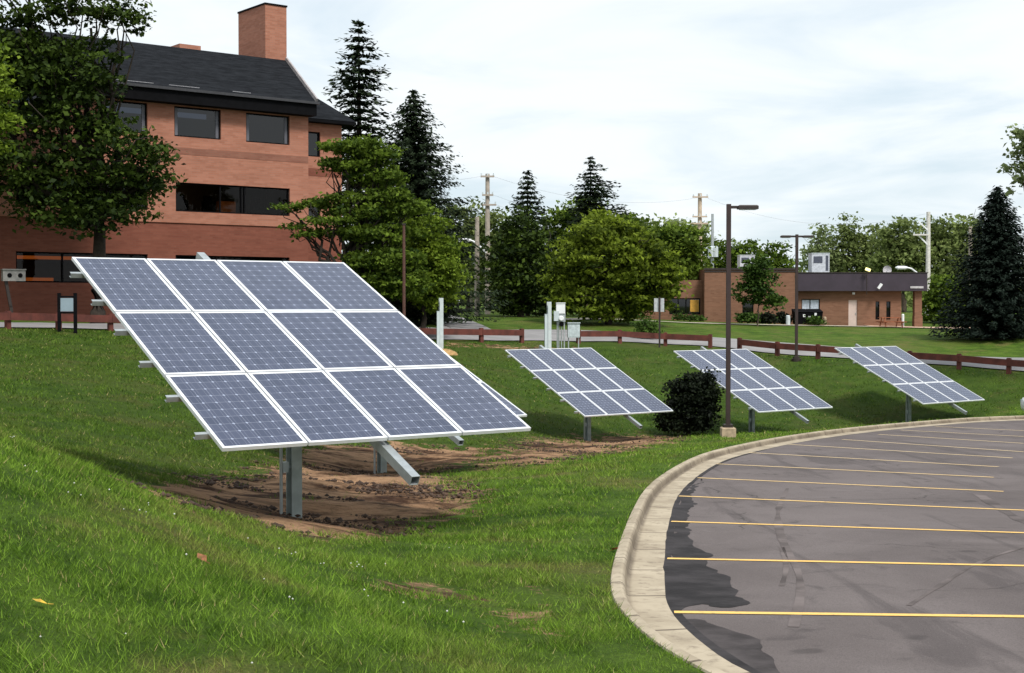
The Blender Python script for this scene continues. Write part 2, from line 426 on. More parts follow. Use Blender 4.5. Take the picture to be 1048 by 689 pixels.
# solar glass
sg, t, b = new_mat('solar_cells')
uv = t.nodes.new('ShaderNodeUVMap'); sp = t.nodes.new('ShaderNodeSeparateXYZ'); t.links.new(uv.outputs[0], sp.inputs[0])
def near_int(v):
    f = math_(t, 'FRACT', math_(t, 'ADD', v, .5)); return math_(t, 'ABSOLUTE', math_(t, 'SUBTRACT', f, .5))
U = math_(t, 'MULTIPLY', sp.outputs[0], 6); V = math_(t, 'MULTIPLY', sp.outputs[1], 10)
nu, nv = near_int(U), near_int(V)
line = math_(t, 'LESS_THAN', math_(t, 'MINIMUM', nu, nv), .016)
dia = math_(t, 'LESS_THAN', math_(t, 'ADD', nu, nv), .12)
bus = math_(t, 'LESS_THAN', math_(t, 'ABSOLUTE', math_(t, 'SUBTRACT', near_int(math_(t, 'MULTIPLY', U, 1.0)), .25)), .013)
cellrnd = t.nodes.new('ShaderNodeTexWhiteNoise'); cellrnd.noise_dimensions = '3D'
oi = t.nodes.new('ShaderNodeObjectInfo')
fl = t.nodes.new('ShaderNodeCombineXYZ'); t.links.new(math_(t, 'FLOOR', U), fl.inputs[0]); t.links.new(math_(t, 'FLOOR', V), fl.inputs[1]); t.links.new(math_(t, 'MULTIPLY', oi.outputs['Random'], 50), fl.inputs[2])
t.links.new(fl.outputs[0], cellrnd.inputs['Vector'])
c = mixc(t, cellrnd.outputs[0], (.026, .035, .074), (.042, .052, .098))
c = mixc(t, math_(t, 'MULTIPLY', bus, .45), c, (.24, .25, .32))
c = mixc(t, math_(t, 'MULTIPLY', line, .62), c, (.30, .32, .40))
c = mixc(t, math_(t, 'MULTIPLY', dia, .8), c, (.34, .38, .50))
t.links.new(c, b.inputs['Base Color']); b.inputs['Roughness'].default_value = .16; b.inputs['IOR'].default_value = 1.5
b.inputs['Specular IOR Level'].default_value = .62
MATS['solar'] = sg

# ------------------------------------------------------------------ mesh helpers
class MB:
    def __init__(self): self.v = []; self.f = []; self.mi = []
    def add(self, vs, fs, mi=0):
        o = len(self.v); self.v += [tuple(p) for p in vs]
        self.f += [tuple(i + o for i in f) for f in fs]; self.mi += [mi] * len(fs)
    def box(self, c, s, M=None, mi=0):
        c = Vector(c); hx, hy, hz = s[0] / 2, s[1] / 2, s[2] / 2
        vs = [Vector((x * hx, y * hy, z * hz)) for x in (-1, 1) for y in (-1, 1) for z in (-1, 1)]
        if M is not None: vs = [M @ p for p in vs]
        self.add([c + p for p in vs], [(0, 1, 3, 2), (4, 6, 7, 5), (0, 4, 5, 1), (2, 3, 7, 6), (0, 2, 6, 4), (1, 5, 7, 3)], mi); return self
    def bar(self, p0, p1, wx, wy, up=(0, 0, 1), mi=0):
        p0, p1 = Vector(p0), Vector(p1); d = p1 - p0; L = d.length; d.normalize()
        s = d.cross(Vector(up))
        if s.length < 1e-4: s = d.cross(Vector((0, 1, 0)))
        s.normalize(); u = s.cross(d)
        M = Matrix((s, d, u)).transposed()
        return self.box((p0 + p1) / 2, (wx, L, wy), M, mi)
    def tube(self, pts, rad, n=8, cap=True, mi=0):
        pts = [Vector(p) for p in pts]
        if isinstance(rad, (int, float)): rad = [rad] * len(pts)
        vs = []; prev = None
        for i, p in enumerate(pts):
            d = (pts[min(i + 1, len(pts) - 1)] - pts[max(i - 1, 0)]).normalized()
            a = d.cross(Vector((0, 0, 1)))
            if a.length < .05: a = d.cross(Vector((0, 1, 0)))
            a.normalize(); bb = a.cross(d)
            for k in range(n):
                th = 2 * math.pi * k / n
                vs.append(p + (a * math.cos(th) + bb * math.sin(th)) * rad[i])
        fs = []
        for i in range(len(pts) - 1):
            for k in range(n):
                k2 = (k + 1) % n
                fs.append((i * n + k, i * n + k2, (i + 1) * n + k2, (i + 1) * n + k))
        if cap: fs += [tuple(range(n))[::-1], tuple(range((len(pts) - 1) * n, len(pts) * n))]
        self.add(vs, fs, mi); return self
    def quad(self, a, b, c, d, mi=0): self.add([a, b, c, d], [(0, 1, 2, 3)], mi); return self
    def build(self, name, mat, parent=None, smooth=False):
        me = bpy.data.meshes.new(name); me.from_pydata(self.v, [], self.f)
        for m in (mat if isinstance(mat, (list, tuple)) else [mat]): me.materials.append(m)
        me.polygons.foreach_set('material_index', self.mi)
        if smooth: me.polygons.foreach_set('use_smooth', [True] * len(self.f))
        me.update()
        o = bpy.data.objects.new(name, me); COL.objects.link(o)
        if parent is not None: o.parent = parent
        return o
def tag(o, label=None, cat=None, group=None, kind=None):
    if label: o['label'] = label
    if cat: o['category'] = cat
    if group: o['group'] = group
    if kind: o['kind'] = kind
    return o
def thing(name, loc, label, cat, rz=0.0, group=None):
    o = bpy.data.objects.new(name, None); o.empty_display_size = .3
    COL.objects.link(o); o.location = loc; o.rotation_euler = (0, 0, rz)
    return tag(o, label, cat, group)
def copy_tree(o, parent=None):
    c = o.copy(); COL.objects.link(c)
    if parent is not None: c.parent = parent
    for ch in list(o.children): copy_tree(ch, c)
    return c
def np_mesh(name, V, F, mat, parent=None, tint=None, smooth=False):
    """V (n,3), F (m,k) with constant k"""
    me = bpy.data.meshes.new(name); n = len(V); m, k = F.shape
    me.vertices.add(n); me.vertices.foreach_set('co', V.astype(np.float32).ravel())
    me.loops.add(m * k); me.loops.foreach_set('vertex_index', F.astype(np.int32).ravel())
    me.polygons.add(m); me.polygons.foreach_set('loop_start', np.arange(0, m * k, k, dtype=np.int32))
    me.polygons.foreach_set('loop_total', np.full(m, k, np.int32))
    if tint is not None:
        a = me.attributes.new('tint', 'FLOAT', 'POINT'); a.data.foreach_set('value', tint.astype(np.float32))
    me.materials.append(mat)
    me.update(calc_edges=True)
    if smooth: me.polygons.foreach_set('use_smooth', np.ones(m, bool))
    o = bpy.data.objects.new(name, me); COL.objects.link(o)
    if parent is not None: o.parent = parent
    return o

# ------------------------------------------------------------------ ground sheet
def axis(parts):
    out = []
    for a, b, s in parts: out += list(np.arange(a, b, s))
    return np.array(out + [parts[-1][1]])
GX = axis([(-2200, -300, 190), (-300, -100, 20), (-100, -30, 3.5), (-30, -9, .7), (-9, 9, .2), (9, 30, .4), (30, 60, 2), (60, 120, 6), (120, 300, 20), (300, 2200, 190)])
GY = axis([(-300, -60, 40), (-60, -10, 5), (-10, 4, 1), (4, 36, .2), (36, 64, .4), (64, 100, .8), (100, 160, 3), (160, 300, 14), (300, 3000, 270)])
XX, YY = np.meshgrid(GX, GY)
RAIL = [(px, py, d) for px, py, d in [(-120, 337, 48.5), (-60, 337, 52), (44, 337, 56), (102, 338.5, 58), (250, 344, 63), (400, 349, 67), (466, 350, 69), (533, 351, 71), (624, 350.5, 74),
                  (685, 354, 74), (728, 355.5, 73), (757, 360, 72), (792, 364, 70.5), (831, 367, 69), (900, 372, 67), (985, 378, 65), (1022, 381, 64), (1090, 386, 62), (1200, 390, 59)]]
RW = np.array([tuple(at(*r))[:2] for r in RAIL])
RWs = smooth(RW, .5)
# grass colour turns a darker green between the swale line and the rail
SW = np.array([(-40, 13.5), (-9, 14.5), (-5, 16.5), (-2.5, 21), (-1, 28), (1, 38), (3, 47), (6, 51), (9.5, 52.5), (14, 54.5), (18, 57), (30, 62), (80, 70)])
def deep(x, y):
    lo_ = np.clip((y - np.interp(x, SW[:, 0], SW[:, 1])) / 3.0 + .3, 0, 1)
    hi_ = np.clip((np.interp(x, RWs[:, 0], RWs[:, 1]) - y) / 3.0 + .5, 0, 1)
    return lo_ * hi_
# bare earth, as outlines on the ground
dirt_px = [
    [(128, 500), (175, 487), (236, 488), (285, 470), (300, 458), (400, 452), (505, 458), (502, 468), (440, 486), (497, 503), (483, 528), (447, 536), (423, 548), (377, 554), (313, 551), (278, 541), (236, 529), (183, 515)],
    [(478, 468), (530, 452), (590, 447), (650, 445), (712, 446), (690, 453), (640, 463), (570, 474), (500, 482)],
    [(118, 498), (150, 503), (200, 512), (260, 530), (300, 545), (320, 520), (250, 500), (180, 488)],
    [(590, 628), (560, 650), (510, 645), (500, 632), (540, 622)], [(420, 596), (480, 604), (500, 618), (430, 612), (340, 592)], [(540, 590), (570, 592), (560, 612), (530, 606)],
]
DIRT = [np.array([hit(*p) for p in poly]) for poly in dirt_px]
DIRT += [np.array([tuple(at(px, py, d))[:2] for px, py, d in [(440, 352, 67), (500, 353, 68), (600, 355, 69), (600, 352, 71.5), (520, 349, 70), (450, 349, 68.5)]]),
         np.array([tuple(at(px, py, d))[:2] for px, py, d in [(455, 360, 64), (490, 368, 63), (500, 380, 60), (470, 372, 60)]])]
DSOFT = [1.1, 1.8, .4, .5, .45, .4, 1.2, 1.5]; DGAIN = [1, 1, .9, .85, .8, .75, .75, .6]
def dirt(x, y):
    m = np.zeros(x.shape)
    for P, s, g in zip(DIRT, DSOFT, DGAIN):
        bb = (x > P[:, 0].min() - 3) & (x < P[:, 0].max() + 3) & (y > P[:, 1].min() - 3) & (y < P[:, 1].max() + 3)
        if not bb.any(): continue
        d = seg_dist(x[bb], y[bb], P, True); i = inside(x[bb], y[bb], P)
        m[bb] = np.maximum(m[bb], g * np.clip(.5 + np.where(i, d, -d) / s * .5, 0, 1))
    return m
xf, yf = XX.ravel(), YY.ravel()
ZF = H(xf, yf)
DM = dirt(xf, yf)
inl = inside(xf, yf, LOTPOLY)
dm2 = np.clip((DM - .4) * 3, 0, 1) * ~inl
ZF = ZF + dm2 * ((vnoise(xf * .6, yf * 1.4, .45, 5) - .5) * .15 + (vnoise(xf * .4, yf * 1.5 + xf * .3, .8, 6) - .5) * .15 - .03)
ny, nx = XX.shape
idx = np.arange(ny * nx).reshape(ny, nx)
FF = np.stack([idx[:-1, :-1], idx[:-1, 1:], idx[1:, 1:], idx[1:, :-1]], -1).reshape(-1, 4)
lip = [(0.0, .118), (.10, None), (.22, None), (.36, None), (.5, None), (.62, -1)]
LV = []
for o_, h_ in lip:
    q = EDGE + EN * (.497 + o_); qz = H(q[:, 0], q[:, 1], sink=False)
    LV.append(np.c_[q, lotz(EDGE[:, 1]) + h_ if h_ and h_ > 0 else qz + (.012 if h_ is None else -.06)])
LV = np.stack(LV, 1).reshape(-1, 3); K6 = len(lip); n6 = len(EDGE)
li = len(xf) + np.arange(n6 * K6).reshape(n6, K6)
LF = np.stack([li[:-1, :-1], li[:-1, 1:], li[1:, 1:], li[1:, :-1]], -1).reshape(-1, 4)
ground = np_mesh('ground', np.r_[np.c_[xf, yf, ZF], LV], np.r_[FF, LF[:, ::-1]], MATS['ground'], smooth=True)
DM = np.r_[DM, np.zeros(len(LV))]
a = ground.data.attributes.new('dirt', 'FLOAT', 'POINT'); a.data.foreach_set('value', DM.astype(np.float32))
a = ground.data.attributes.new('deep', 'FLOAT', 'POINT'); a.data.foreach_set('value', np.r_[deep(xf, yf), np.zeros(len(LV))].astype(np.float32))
tag(ground, kind='structure')

# ------------------------------------------------------------------ parking lot, kerb, lines
pts = np.vstack([EDGE + EN * .02, [[90, 64], [90, -20], [30, -20]]])
me = bpy.data.meshes.new('parking_lot')
me.from_pydata([(x, y, lotz(y)) for x, y in pts], [], [tuple(range(len(pts)))[::-1]])
me.materials.append(MATS['asphalt']); me.update()
lot = bpy.data.objects.new('parking_lot', me); COL.objects.link(lot); tag(lot, kind='structure')
if me.polygons[0].normal.z < 0: me.flip_normals()

prof = [(0.0, .004), (.17, .006), (.335, .010), (.355, .025), (.372, .10), (.39, .125), (.41, .134), (.49, .132), (.505, .10), (.505, -.35)]
V = []; UVS = []
Ls = np.r_[0, np.cumsum(np.linalg.norm(np.diff(EDGE, axis=0), axis=1))]
for i, (p, n) in enumerate(zip(EDGE, EN)):
    wob = (vnoise(p[0], p[1], .7, 4) - .5) * .02
    for o_, h_ in prof:
        q = p + n * (o_ + (wob if o_ < .1 else 0)); V.append((q[0], q[1], lotz(p[1]) + h_)); UVS.append((Ls[i], o_))
k = len(prof)
F = [(i * k + j, i * k + j + 1, (i + 1) * k + j + 1, (i + 1) * k + j) for i in range(len(EDGE) - 1) for j in range(k - 1)]
me = bpy.data.meshes.new('kerb'); me.from_pydata(V, [], F); me.materials.append(MATS['kerb'])
ul = me.uv_layers.new(name='UVMap')
for lp in me.loops: ul.data[lp.index].uv = UVS[lp.vertex_index]
me.update(); kerb = bpy.data.objects.new('kerb', me); COL.objects.link(kerb); tag(kerb, kind='structure')

line_px = [((690, 627), (1048, 631.5), 1.0), ((683, 572), (1048, 579.5), 1.0), ((687, 534), (1048, 545.7), 1.0), ((695, 508), (1048, 522.6), 1.0), ((714, 489.3), (1027, 503.3), 0),
           ((733, 475), (1017, 488.8), 0), ((765, 463.4), (1022, 478), 0), ((807, 455), (1036, 469), 0), ((862, 450), (1048, 462.7), 0), ((899, 444.8), (1048, 454), 0), ((922, 440.4), (1048, 447), 0), ((957, 436.6), (1048, 441), 0)]
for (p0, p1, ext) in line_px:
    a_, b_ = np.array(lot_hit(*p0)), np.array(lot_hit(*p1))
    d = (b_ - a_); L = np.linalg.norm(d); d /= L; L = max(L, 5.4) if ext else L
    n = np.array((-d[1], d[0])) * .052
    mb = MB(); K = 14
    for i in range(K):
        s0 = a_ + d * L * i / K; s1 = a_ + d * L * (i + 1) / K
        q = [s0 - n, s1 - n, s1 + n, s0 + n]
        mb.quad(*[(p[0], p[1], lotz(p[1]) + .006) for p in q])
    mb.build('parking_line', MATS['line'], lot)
def patch(poly, name, mat, dz):
    P = smooth([lot_hit(*p) for p in poly] + [lot_hit(*poly[0])], .06)[:-1]
    P = P + np.stack([vnoise(P[:, 0], P[:, 1], .16, 41) - .5, vnoise(P[:, 0], P[:, 1], .16, 42) - .5], 1) * .09 + np.stack([vnoise(P[:, 0], P[:, 1], .45, 43) - .5, vnoise(P[:, 0], P[:, 1], .45, 44) - .5], 1) * .14
    me = bpy.data.meshes.new(name); me.from_pydata([(x, y, lotz(y) + dz) for x, y in P], [], [tuple(range(len(P)))])
    me.materials.append(mat); me.update()
    if me.polygons[0].normal.z < 0: me.flip_normals()
    o = bpy.data.objects.new(name, me); COL.objects.link(o); o.parent = lot
patch([(688.5, 628), (682, 606), (682, 573), (686, 536), (693, 509), (704, 500), (717, 494), (722, 488), (712, 500), (706, 508), (711, 514), (703, 528), (702, 545), (705, 553), (717, 562), (735, 568), (728, 570), (716, 573), (722, 580),
       (737, 584), (748, 597), (757, 603), (758, 608), (752, 611), (764, 613), (768, 617), (757, 622), (734, 622), (716, 616), (707, 620), (700, 627)], 'asphalt_patch', MATS['fresh_asphalt'], .003)
patch([(690, 633), (705, 631), (726, 640), (742, 643), (768, 651), (780, 663), (775, 668), (790, 676), (800, 689), (815, 720), (790, 712), (768, 688), (729, 663), (706, 645)], 'asphalt_patch', MATS['stained_asphalt'], .003)

# thin dark seam where the asphalt meets the gutter, and curved tyre marks
def ribbon(P, wd, name, mat, dz):
    P = np.asarray(P); nn = normals2(P); wdv = np.asarray(wd).reshape(-1, 1) * .5
    A_, B_ = P - nn * wdv, P + nn * wdv; mb = MB()
    for i in range(len(P) - 1): mb.quad(*[(q[0], q[1], lotz(q[1]) + dz) for q in (A_[i], A_[i + 1], B_[i + 1], B_[i])])
    return mb.build(name, mat, lot)
sm = (EDGE[:, 1] > 5) & (EDGE[:, 1] < 34) & (EDGE[:, 0] < 9)
es = EDGE[sm] - EN[sm] * .02
ribbon(es, .05 + .05 * vnoise(es[:, 0], es[:, 1], .4, 31), 'asphalt_seam', MATS['fresh_asphalt'], .0045)
M_tyre = plain('tyre_mark', (.124, .104, .100), .9, var=.4, scale=1.5, spec=.1)
for pl_, wd in (([(812, 642), (820, 610), (818, 585), (806, 566), (796, 540), (796, 520), (806, 500)], .10), ([(800, 600), (806, 580), (800, 560)], .07), ([(1000, 505), (1030, 525), (1060, 540)], .16), ([(930, 620), (1000, 575), (1048, 560)], .06)):
    q = smooth([lot_hit(*p) for p in pl_], .2); ribbon(q, wd * np.clip(.35 + vnoise(q[:, 0], q[:, 1], .5, 33), .3, 1.2), 'tyre_mark', M_tyre, .0035)

# ------------------------------------------------------------------ roads and paths draped on the ground
def strip(name, A, B, mat, dz=.05, K=8):
    A = smooth(A, 1.0); n = len(A); B = smooth(B, 1.0)
    tb = np.linspace(0, 1, len(B)); ta = np.linspace(0, 1, n)
    B = np.array([np.interp(ta, tb, B[:, i]) for i in (0, 1)]).T
    P = np.array([A + (B - A) * k / K for k in range(K + 1)])      # K+1,n,2
    z = H(P[..., 0].ravel(), P[..., 1].ravel(), rough=True) + dz
    idx = np.arange((K + 1) * n).reshape(K + 1, n)
    F = np.stack([idx[:-1, :-1], idx[:-1, 1:], idx[1:, 1:], idx[1:, :-1]], -1).reshape(-1, 4)
    o = np_mesh(name, np.c_[P.reshape(-1, 2), z], F, mat, smooth=True)
    if o.data.polygons[0].normal.z < 0: o.data.flip_normals()
    return tag(o, kind='structure')
RN = normals2(RW)
wid = np.interp(RW[:, 0], [-16, -8, -3, 8], [3.2, 4.0, 7.0, 7.5])[:, None]
strip('road', RW + RN * .5, RW + RN * (.5 + wid), MATS['road'])
side = np.array([(-2.2, 77), (-3.1, 84), (-4.4, 92), (-6.6, 102), (-11.5, 114), (-30, 130)]); sn = normals2(side)
strip('side_road', side + sn * 1.6, side - sn * 1.3, MATS['road'], .07)
p_ = [tuple(at(px, 330, d))[:2] for px, d in [(585, 90), (640, 94), (700, 98), (835, 103.5), (900, 105), (970, 104), (1060, 103)]]
pn = normals2(np.array(p_)); strip('footpath', np.array(p_), np.array(p_) + pn * 1.6, MATS['path'], .06, 4)
strip('apron', [(27, 104.6), (30, 104.6), (36, 104), (40, 103.6)], [(27, 108), (30, 108), (36, 107.5), (40, 107)], plain('pink_concrete', (.52, .36, .26), .9, var=.1, scale=1), .07, 4)

# ------------------------------------------------------------------ guard rails
def along(P, x0, x1, step):
    L = np.r_[0, np.cumsum(np.linalg.norm(np.diff(P, axis=0), axis=1))]
    s0 = np.interp(x0, P[:, 0], L); s1 = np.interp(x1, P[:, 0], L)
    n = max(1, round((s1 - s0) / step)); s = np.linspace(s0, s1, n + 1)
    return np.stack([np.interp(s, L, P[:, 0]), np.interp(s, L, P[:, 1])], 1)
def rail_run(px0, px1, label):
    def rx(px):
        k = RWs[:, 0] / RWs[:, 1]; return float(np.interp((px - CX) / FPX, k, RWs[:, 0]))
    Q = along(RWs, rx(px0), rx(px1), 2.35)
    Z = H(Q[:, 0], Q[:, 1])
    root = thing('guard_rail', (Q[0, 0], Q[0, 1], Z[0]), label, 'guard rail', group='red brown timber guard rails beside the road')
    o = Vector((Q[0, 0], Q[0, 1], Z[0]))
    P = [Vector((q[0], q[1], z)) - o for q, z in zip(Q, Z)]
    for i, p in enumerate(P):
        nb = P[min(i + 1, len(P) - 1)] - P[max(i - 1, 0)]; ang = math.atan2(nb.y, nb.x); M = Matrix.Rotation(ang, 3, 'Z')
        mb = MB(); mb.box(p + Vector((0, 0, .13)), (.19, .17, 1.12), M)
        mb.box(p + Vector((0, 0, .70)), (.15, .13, .03), M)
        mb.build('post', M_rail, root)
    for p, q in zip(P[:-1], P[1:]):
        off = Vector((-(q - p).y, (q - p).x, 0)).normalized() * -.12
        dz = Vector((0, 0, .50)); e = (q - p).normalized() * .012
        MB().bar(p + off + dz + e, q + off + dz - e, .075, .30).build('rail_board', M_rail, root)
rail_run(-90, 534, 'long red brown timber guard rail running from the brick office past the pale posts')
rail_run(592, 727, 'short red brown timber guard rail behind the grey meter cabinet')
rail_run(757, 1085, 'red brown timber guard rail behind the two far right solar arrays')

# ------------------------------------------------------------------ solar arrays
YAW, TILT = R(36.45), R(24.9)
HC = 2.25
mw, mh, gx, gy = .99, 1.65, .02, .025
ct, st = math.cos(TILT), math.sin(TILT)
MT = Matrix.Rotation(TILT, 3, 'X')
CEN = Vector((0, 0, HC))
def pl(u, v, n=0.0): return CEN + MT @ Vector((u, v, n))
arr = thing('solar_array', (0, 0, 0), 'x', 'solar array', YAW, 'tilted solar arrays on single posts')
# glass and frame meshes centred on the module
for r_ in range(3):
    for c_ in range(4):
        cu = (c_ - 1.5) * (mw + gx); cv = (1 - r_) * (mh + gy)
        f = .036
        vs = [(-mw / 2 + f, -mh / 2 + f), (mw / 2 - f, -mh / 2 + f), (mw / 2 - f, mh / 2 - f), (-mw / 2 + f, mh / 2 - f)]
        if r_ == 0 and c_ == 0:
            gme = bpy.data.meshes.new('solar_module')
            gme.from_pydata([(x, y, -.004) for x, y in vs] + [(x, y, -.012) for x, y in vs], [], [(0, 1, 2, 3), (7, 6, 5, 4), (0, 4, 5, 1), (1, 5, 6, 2), (2, 6, 7, 3), (3, 7, 4, 0)])
            gme.materials.append(MATS['solar'])
            ul = gme.uv_layers.new(name='UVMap')
            for lp in gme.loops:
                co = gme.vertices[lp.vertex_index].co
                ul.data[lp.index].uv = ((co.x / (mw - 2 * f) * .985 + .5), (co.y / (mh - 2 * f) * .985 + .5))
            mb = MB()
            for sx in (-1, 1): mb.box((sx * (mw / 2 - f / 2), 0, -.02), (f, mh, .042))
            for sy in (-1, 1): mb.box((0, sy * (mh / 2 - f / 2), -.0205), (mw - 2 * f, f, .041))
            fo = mb.build('frame', M_alu); fme = fo.data; bpy.data.objects.remove(fo)
        mo = bpy.data.objects.new('solar_module', gme); COL.objects.link(mo); mo.parent = arr
        mo.location = pl(cu, cv); mo.rotation_euler = (TILT, 0, 0)
        fo = bpy.data.objects.new('frame', fme); COL.objects.link(fo); fo.parent = mo
for r_ in range(3):
    for dv in (-.42, .42):
        v = (1 - r_) * (mh + gy) + dv
        mb = MB()
        x0, x1 = -2.15, 2.05
        for du, dn, sv, sn_ in [(0, -.047, .05, .006), (-.022, -.075, .006, .05), (0, -.103, .05, .006)]:
            mb.box(pl((x0 + x1) / 2, v + du, dn), (x1 - x0, sv, sn_), MT)
        mb.build('cross_rail', M_galv, arr)
tb = MB(); n0, n1 = -3.02, 3.18
for du, dn, su, sn_ in [(0, -.112, .11, .006), (0, -.215, .11, .006), (-.052, -.1635, .006, .097), (.052, -.1635, .006, .097)]:
    tb.box(pl(du, -(n0 + n1) / 2, dn), (su, n1 - n0, sn_), MT)
tb.build('slope_beam', M_galv, arr)
mb = MB()
top = HC - .20
for sy in (-1, 1): mb.box((0, sy * .075, (top - 1.6) / 2), (.14, .010, top + 1.6))
mb.box((0, 0, (top - 1.6) / 2), (.008, .14, top + 1.6))
mb.build('post', M_postgreen, arr)
mb = MB()
for sx in (-1, 1): mb.box((sx * .066, 0, HC - .26), (.012, .22, .30))
mb.tube([(-.09, .06, HC - .2), (.09, .06, HC - .2)], .018, 8)
mb.build('saddle_bracket', M_galv, arr)
mb = MB()
mb.tube([(-.19, -.02, -.8), (-.19, -.02, 1.75), (-.17, .02, 1.95), (-.10, .06, 2.03)], .021, 8)
mb.build('conduit', M_galv, arr)
mb = MB(); mb.box((-.135, -.01, .66), (.08, .07, .13)); mb.box((-.10, -.01, .66), (.11, .02, .03)); mb.build('junction_box', M_boxgrey, arr)
places = [(-2.733, 17.6, -.4446, 'largest nearest tilted solar array of twelve blue modules over bare dirt'),
          (-2.69, 29.045, -1.324, 'solar array almost wholly hidden behind the largest array, only its right rim showing'),
          (2.714, 50.07, -2.7025, 'tilted solar array left of the dark round bush, beyond the strip of bare dirt'),
          (9.2585, 54.146, -2.8765, 'tilted solar array directly behind the tall single headed lamp pole'),
          (16.553, 58.624, -2.8947, 'rightmost tilted solar array beside the far end of the parking lot')]
for i, (x, y, z, lab) in enumerate(places):
    o = arr if i == 0 else copy_tree(arr)
    o.location = (x, y, z - HC); o['label'] = lab
    if i == 1:      # this one is tipped a little flatter than the rest
        T_ = Matrix.Translation(CEN) @ Matrix.Rotation(R(-3.4), 4, 'X') @ Matrix.Translation(-CEN)
        for ch_ in o.children:
            if ch_.name.split('.')[0] in ('solar_module', 'cross_rail', 'slope_beam', 'saddle_bracket'): ch_.matrix_local = T_ @ Matrix.LocRotScale(ch_.location, ch_.rotation_euler, ch_.scale)

# ------------------------------------------------------------------ brick office (left)
BY = R(38.0); c38, s38 = math.cos(BY), math.sin(BY)
BASE = -.62
office = thing('office_building', (at(316, 300, 74).x, 74, BASE), 'three storey orange brick office with steep black roof and tall square chimney', 'building', BY)
def Zl(z): return z - BASE          # absolute height -> local
def facade(mb, x0, x1, z0, z1, y, ops, depth):
    xs = sorted({x0, x1, *[o[0] for o in ops], *[o[1] for o in ops]}); zs = sorted({z0, z1, *[o[2] for o in ops], *[o[3] for o in ops]})
    xs = [x for x in xs if x0 <= x <= x1]; zs = [z for z in zs if z0 <= z <= z1]
    for a0, a1 in zip(xs[:-1], xs[1:]):
        for b0, b1 in zip(zs[:-1], zs[1:]):
            mx, mz = (a0 + a1) / 2, (b0 + b1) / 2
            if any(o[0] < mx < o[1] and o[2] < mz < o[3] for o in ops): continue
            mb.quad((a0, y, b0), (a1, y, b0), (a1, y, b1), (a0, y, b1))
    for a0, a1, b0, b1 in [o for o in ops if o[2] >= z0 and o[3] <= z1]:
        y2 = y + depth
        mb.quad((a0, y, b0), (a1, y, b0), (a1, y2, b0), (a0, y2, b0)); mb.quad((a0, y2, b1), (a1, y2, b1), (a1, y, b1), (a0, y, b1))
        mb.quad((a0, y, b0), (a0, y2, b0), (a0, y2, b1), (a0, y, b1)); mb.quad((a1, y2, b0), (a1, y, b0), (a1, y, b1), (a1, y2, b1))
def window(parent, a0, a1, b0, b1, y, mull=(), glass=M_pane, fw=.07, jamb=0.0):
    mb = MB(); zc = (b0 + b1) / 2
    mb.box(((a0 + a1) / 2, y, b0 + fw / 2), (a1 - a0, .09, fw)); mb.box(((a0 + a1) / 2, y, b1 - fw / 2), (a1 - a0, .09, fw))
    for x in (a0 + fw / 2, a1 - fw / 2): mb.box((x, y, zc), (fw, .09, b1 - b0 - 2 * fw))
    for x in mull: mb.box((x, y, zc), (fw, .088, b1 - b0 - 2 * fw))
    mats = [M_black]
    if jamb:
        mats.append(M_jamb)
        for x in (a0 + fw + jamb / 2, a1 - fw - jamb / 2): mb.box((x, y + .01, zc), (jamb, .05, b1 - b0 - 2 * fw), mi=1)
    w_ = mb.build('window', mats, parent)
    MB().box(((a0 + a1) / 2, y + .02, zc), (a1 - a0 - 2 * fw, .012, b1 - b0 - 2 * fw)).build('pane', glass, w_)
XL = -46.0
zs_ = Zl(4.0); ze = Zl(10.35)
ups = []; x = -1.1
while x > XL + 4:
    ups.append((x - 2.5, x, Zl(8.25), Zl(9.74))); x -= 3.9
bands = [(-7.45, -1.1, Zl(4.57), Zl(6.0)), (-15.28, -8.9, Zl(4.57), Zl(6.0)), (-23, -16.8, Zl(4.57), Zl(6.0)), (-31, -24.6, Zl(4.57), Zl(6.0))]
gnd = [(-7.45, -1.1, Zl(1.0), Zl(2.42)), (-15.28, -8.9, Zl(1.0), Zl(2.42)), (-23, -16.8, Zl(1.0), Zl(2.42))]
mb = MB(); facade(mb, XL, 0, zs_, ze, 0, ups + bands, .20)
mb.quad((0, 0, zs_), (0, 12, zs_), (0, 12, ze), (0, 0, ze)); mb.quad((XL, 12, zs_), (XL, 0, zs_), (XL, 0, ze), (XL, 12, ze)); mb.quad((0, 12, zs_), (XL, 12, zs_), (XL, 12, ze), (0, 12, ze))
# gable wall end above eave
mb.add([(0, 0, ze), (0, 2.6, Zl(13.12)), (0, 12, Zl(13.12)), (0, 12, ze)], [(0, 3, 2, 1)])
mb.build('upper_wall', BR1, office)
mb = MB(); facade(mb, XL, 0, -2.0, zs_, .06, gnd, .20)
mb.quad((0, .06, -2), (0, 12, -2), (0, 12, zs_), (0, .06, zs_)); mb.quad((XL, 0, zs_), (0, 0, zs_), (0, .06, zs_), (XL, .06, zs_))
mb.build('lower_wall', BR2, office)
mb = MB(); mb.box((XL / 2, -.006, Zl(7.55)), (-XL - .02, .012, .34)); mb.build('brick_band', BRB, office)
for o_ in ups: window(office, *o_, .15, jamb=.16)
for i, o_ in enumerate(bands):
    wd = o_[1] - o_[0]; window(office, *o_, .15, (o_[0] + wd * .385, o_[0] + wd * .57, o_[0] + wd * .60), M_pane_clear)
for i, o_ in enumerate(gnd): window(office, *o_, .20, (o_[0] + 2.2, o_[0] + 4.2), M_pane_clear)
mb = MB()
for z_ in (3.6, 7.2): mb.box((XL / 2, 5, Zl(z_)), (-XL - .6, 9, .3))
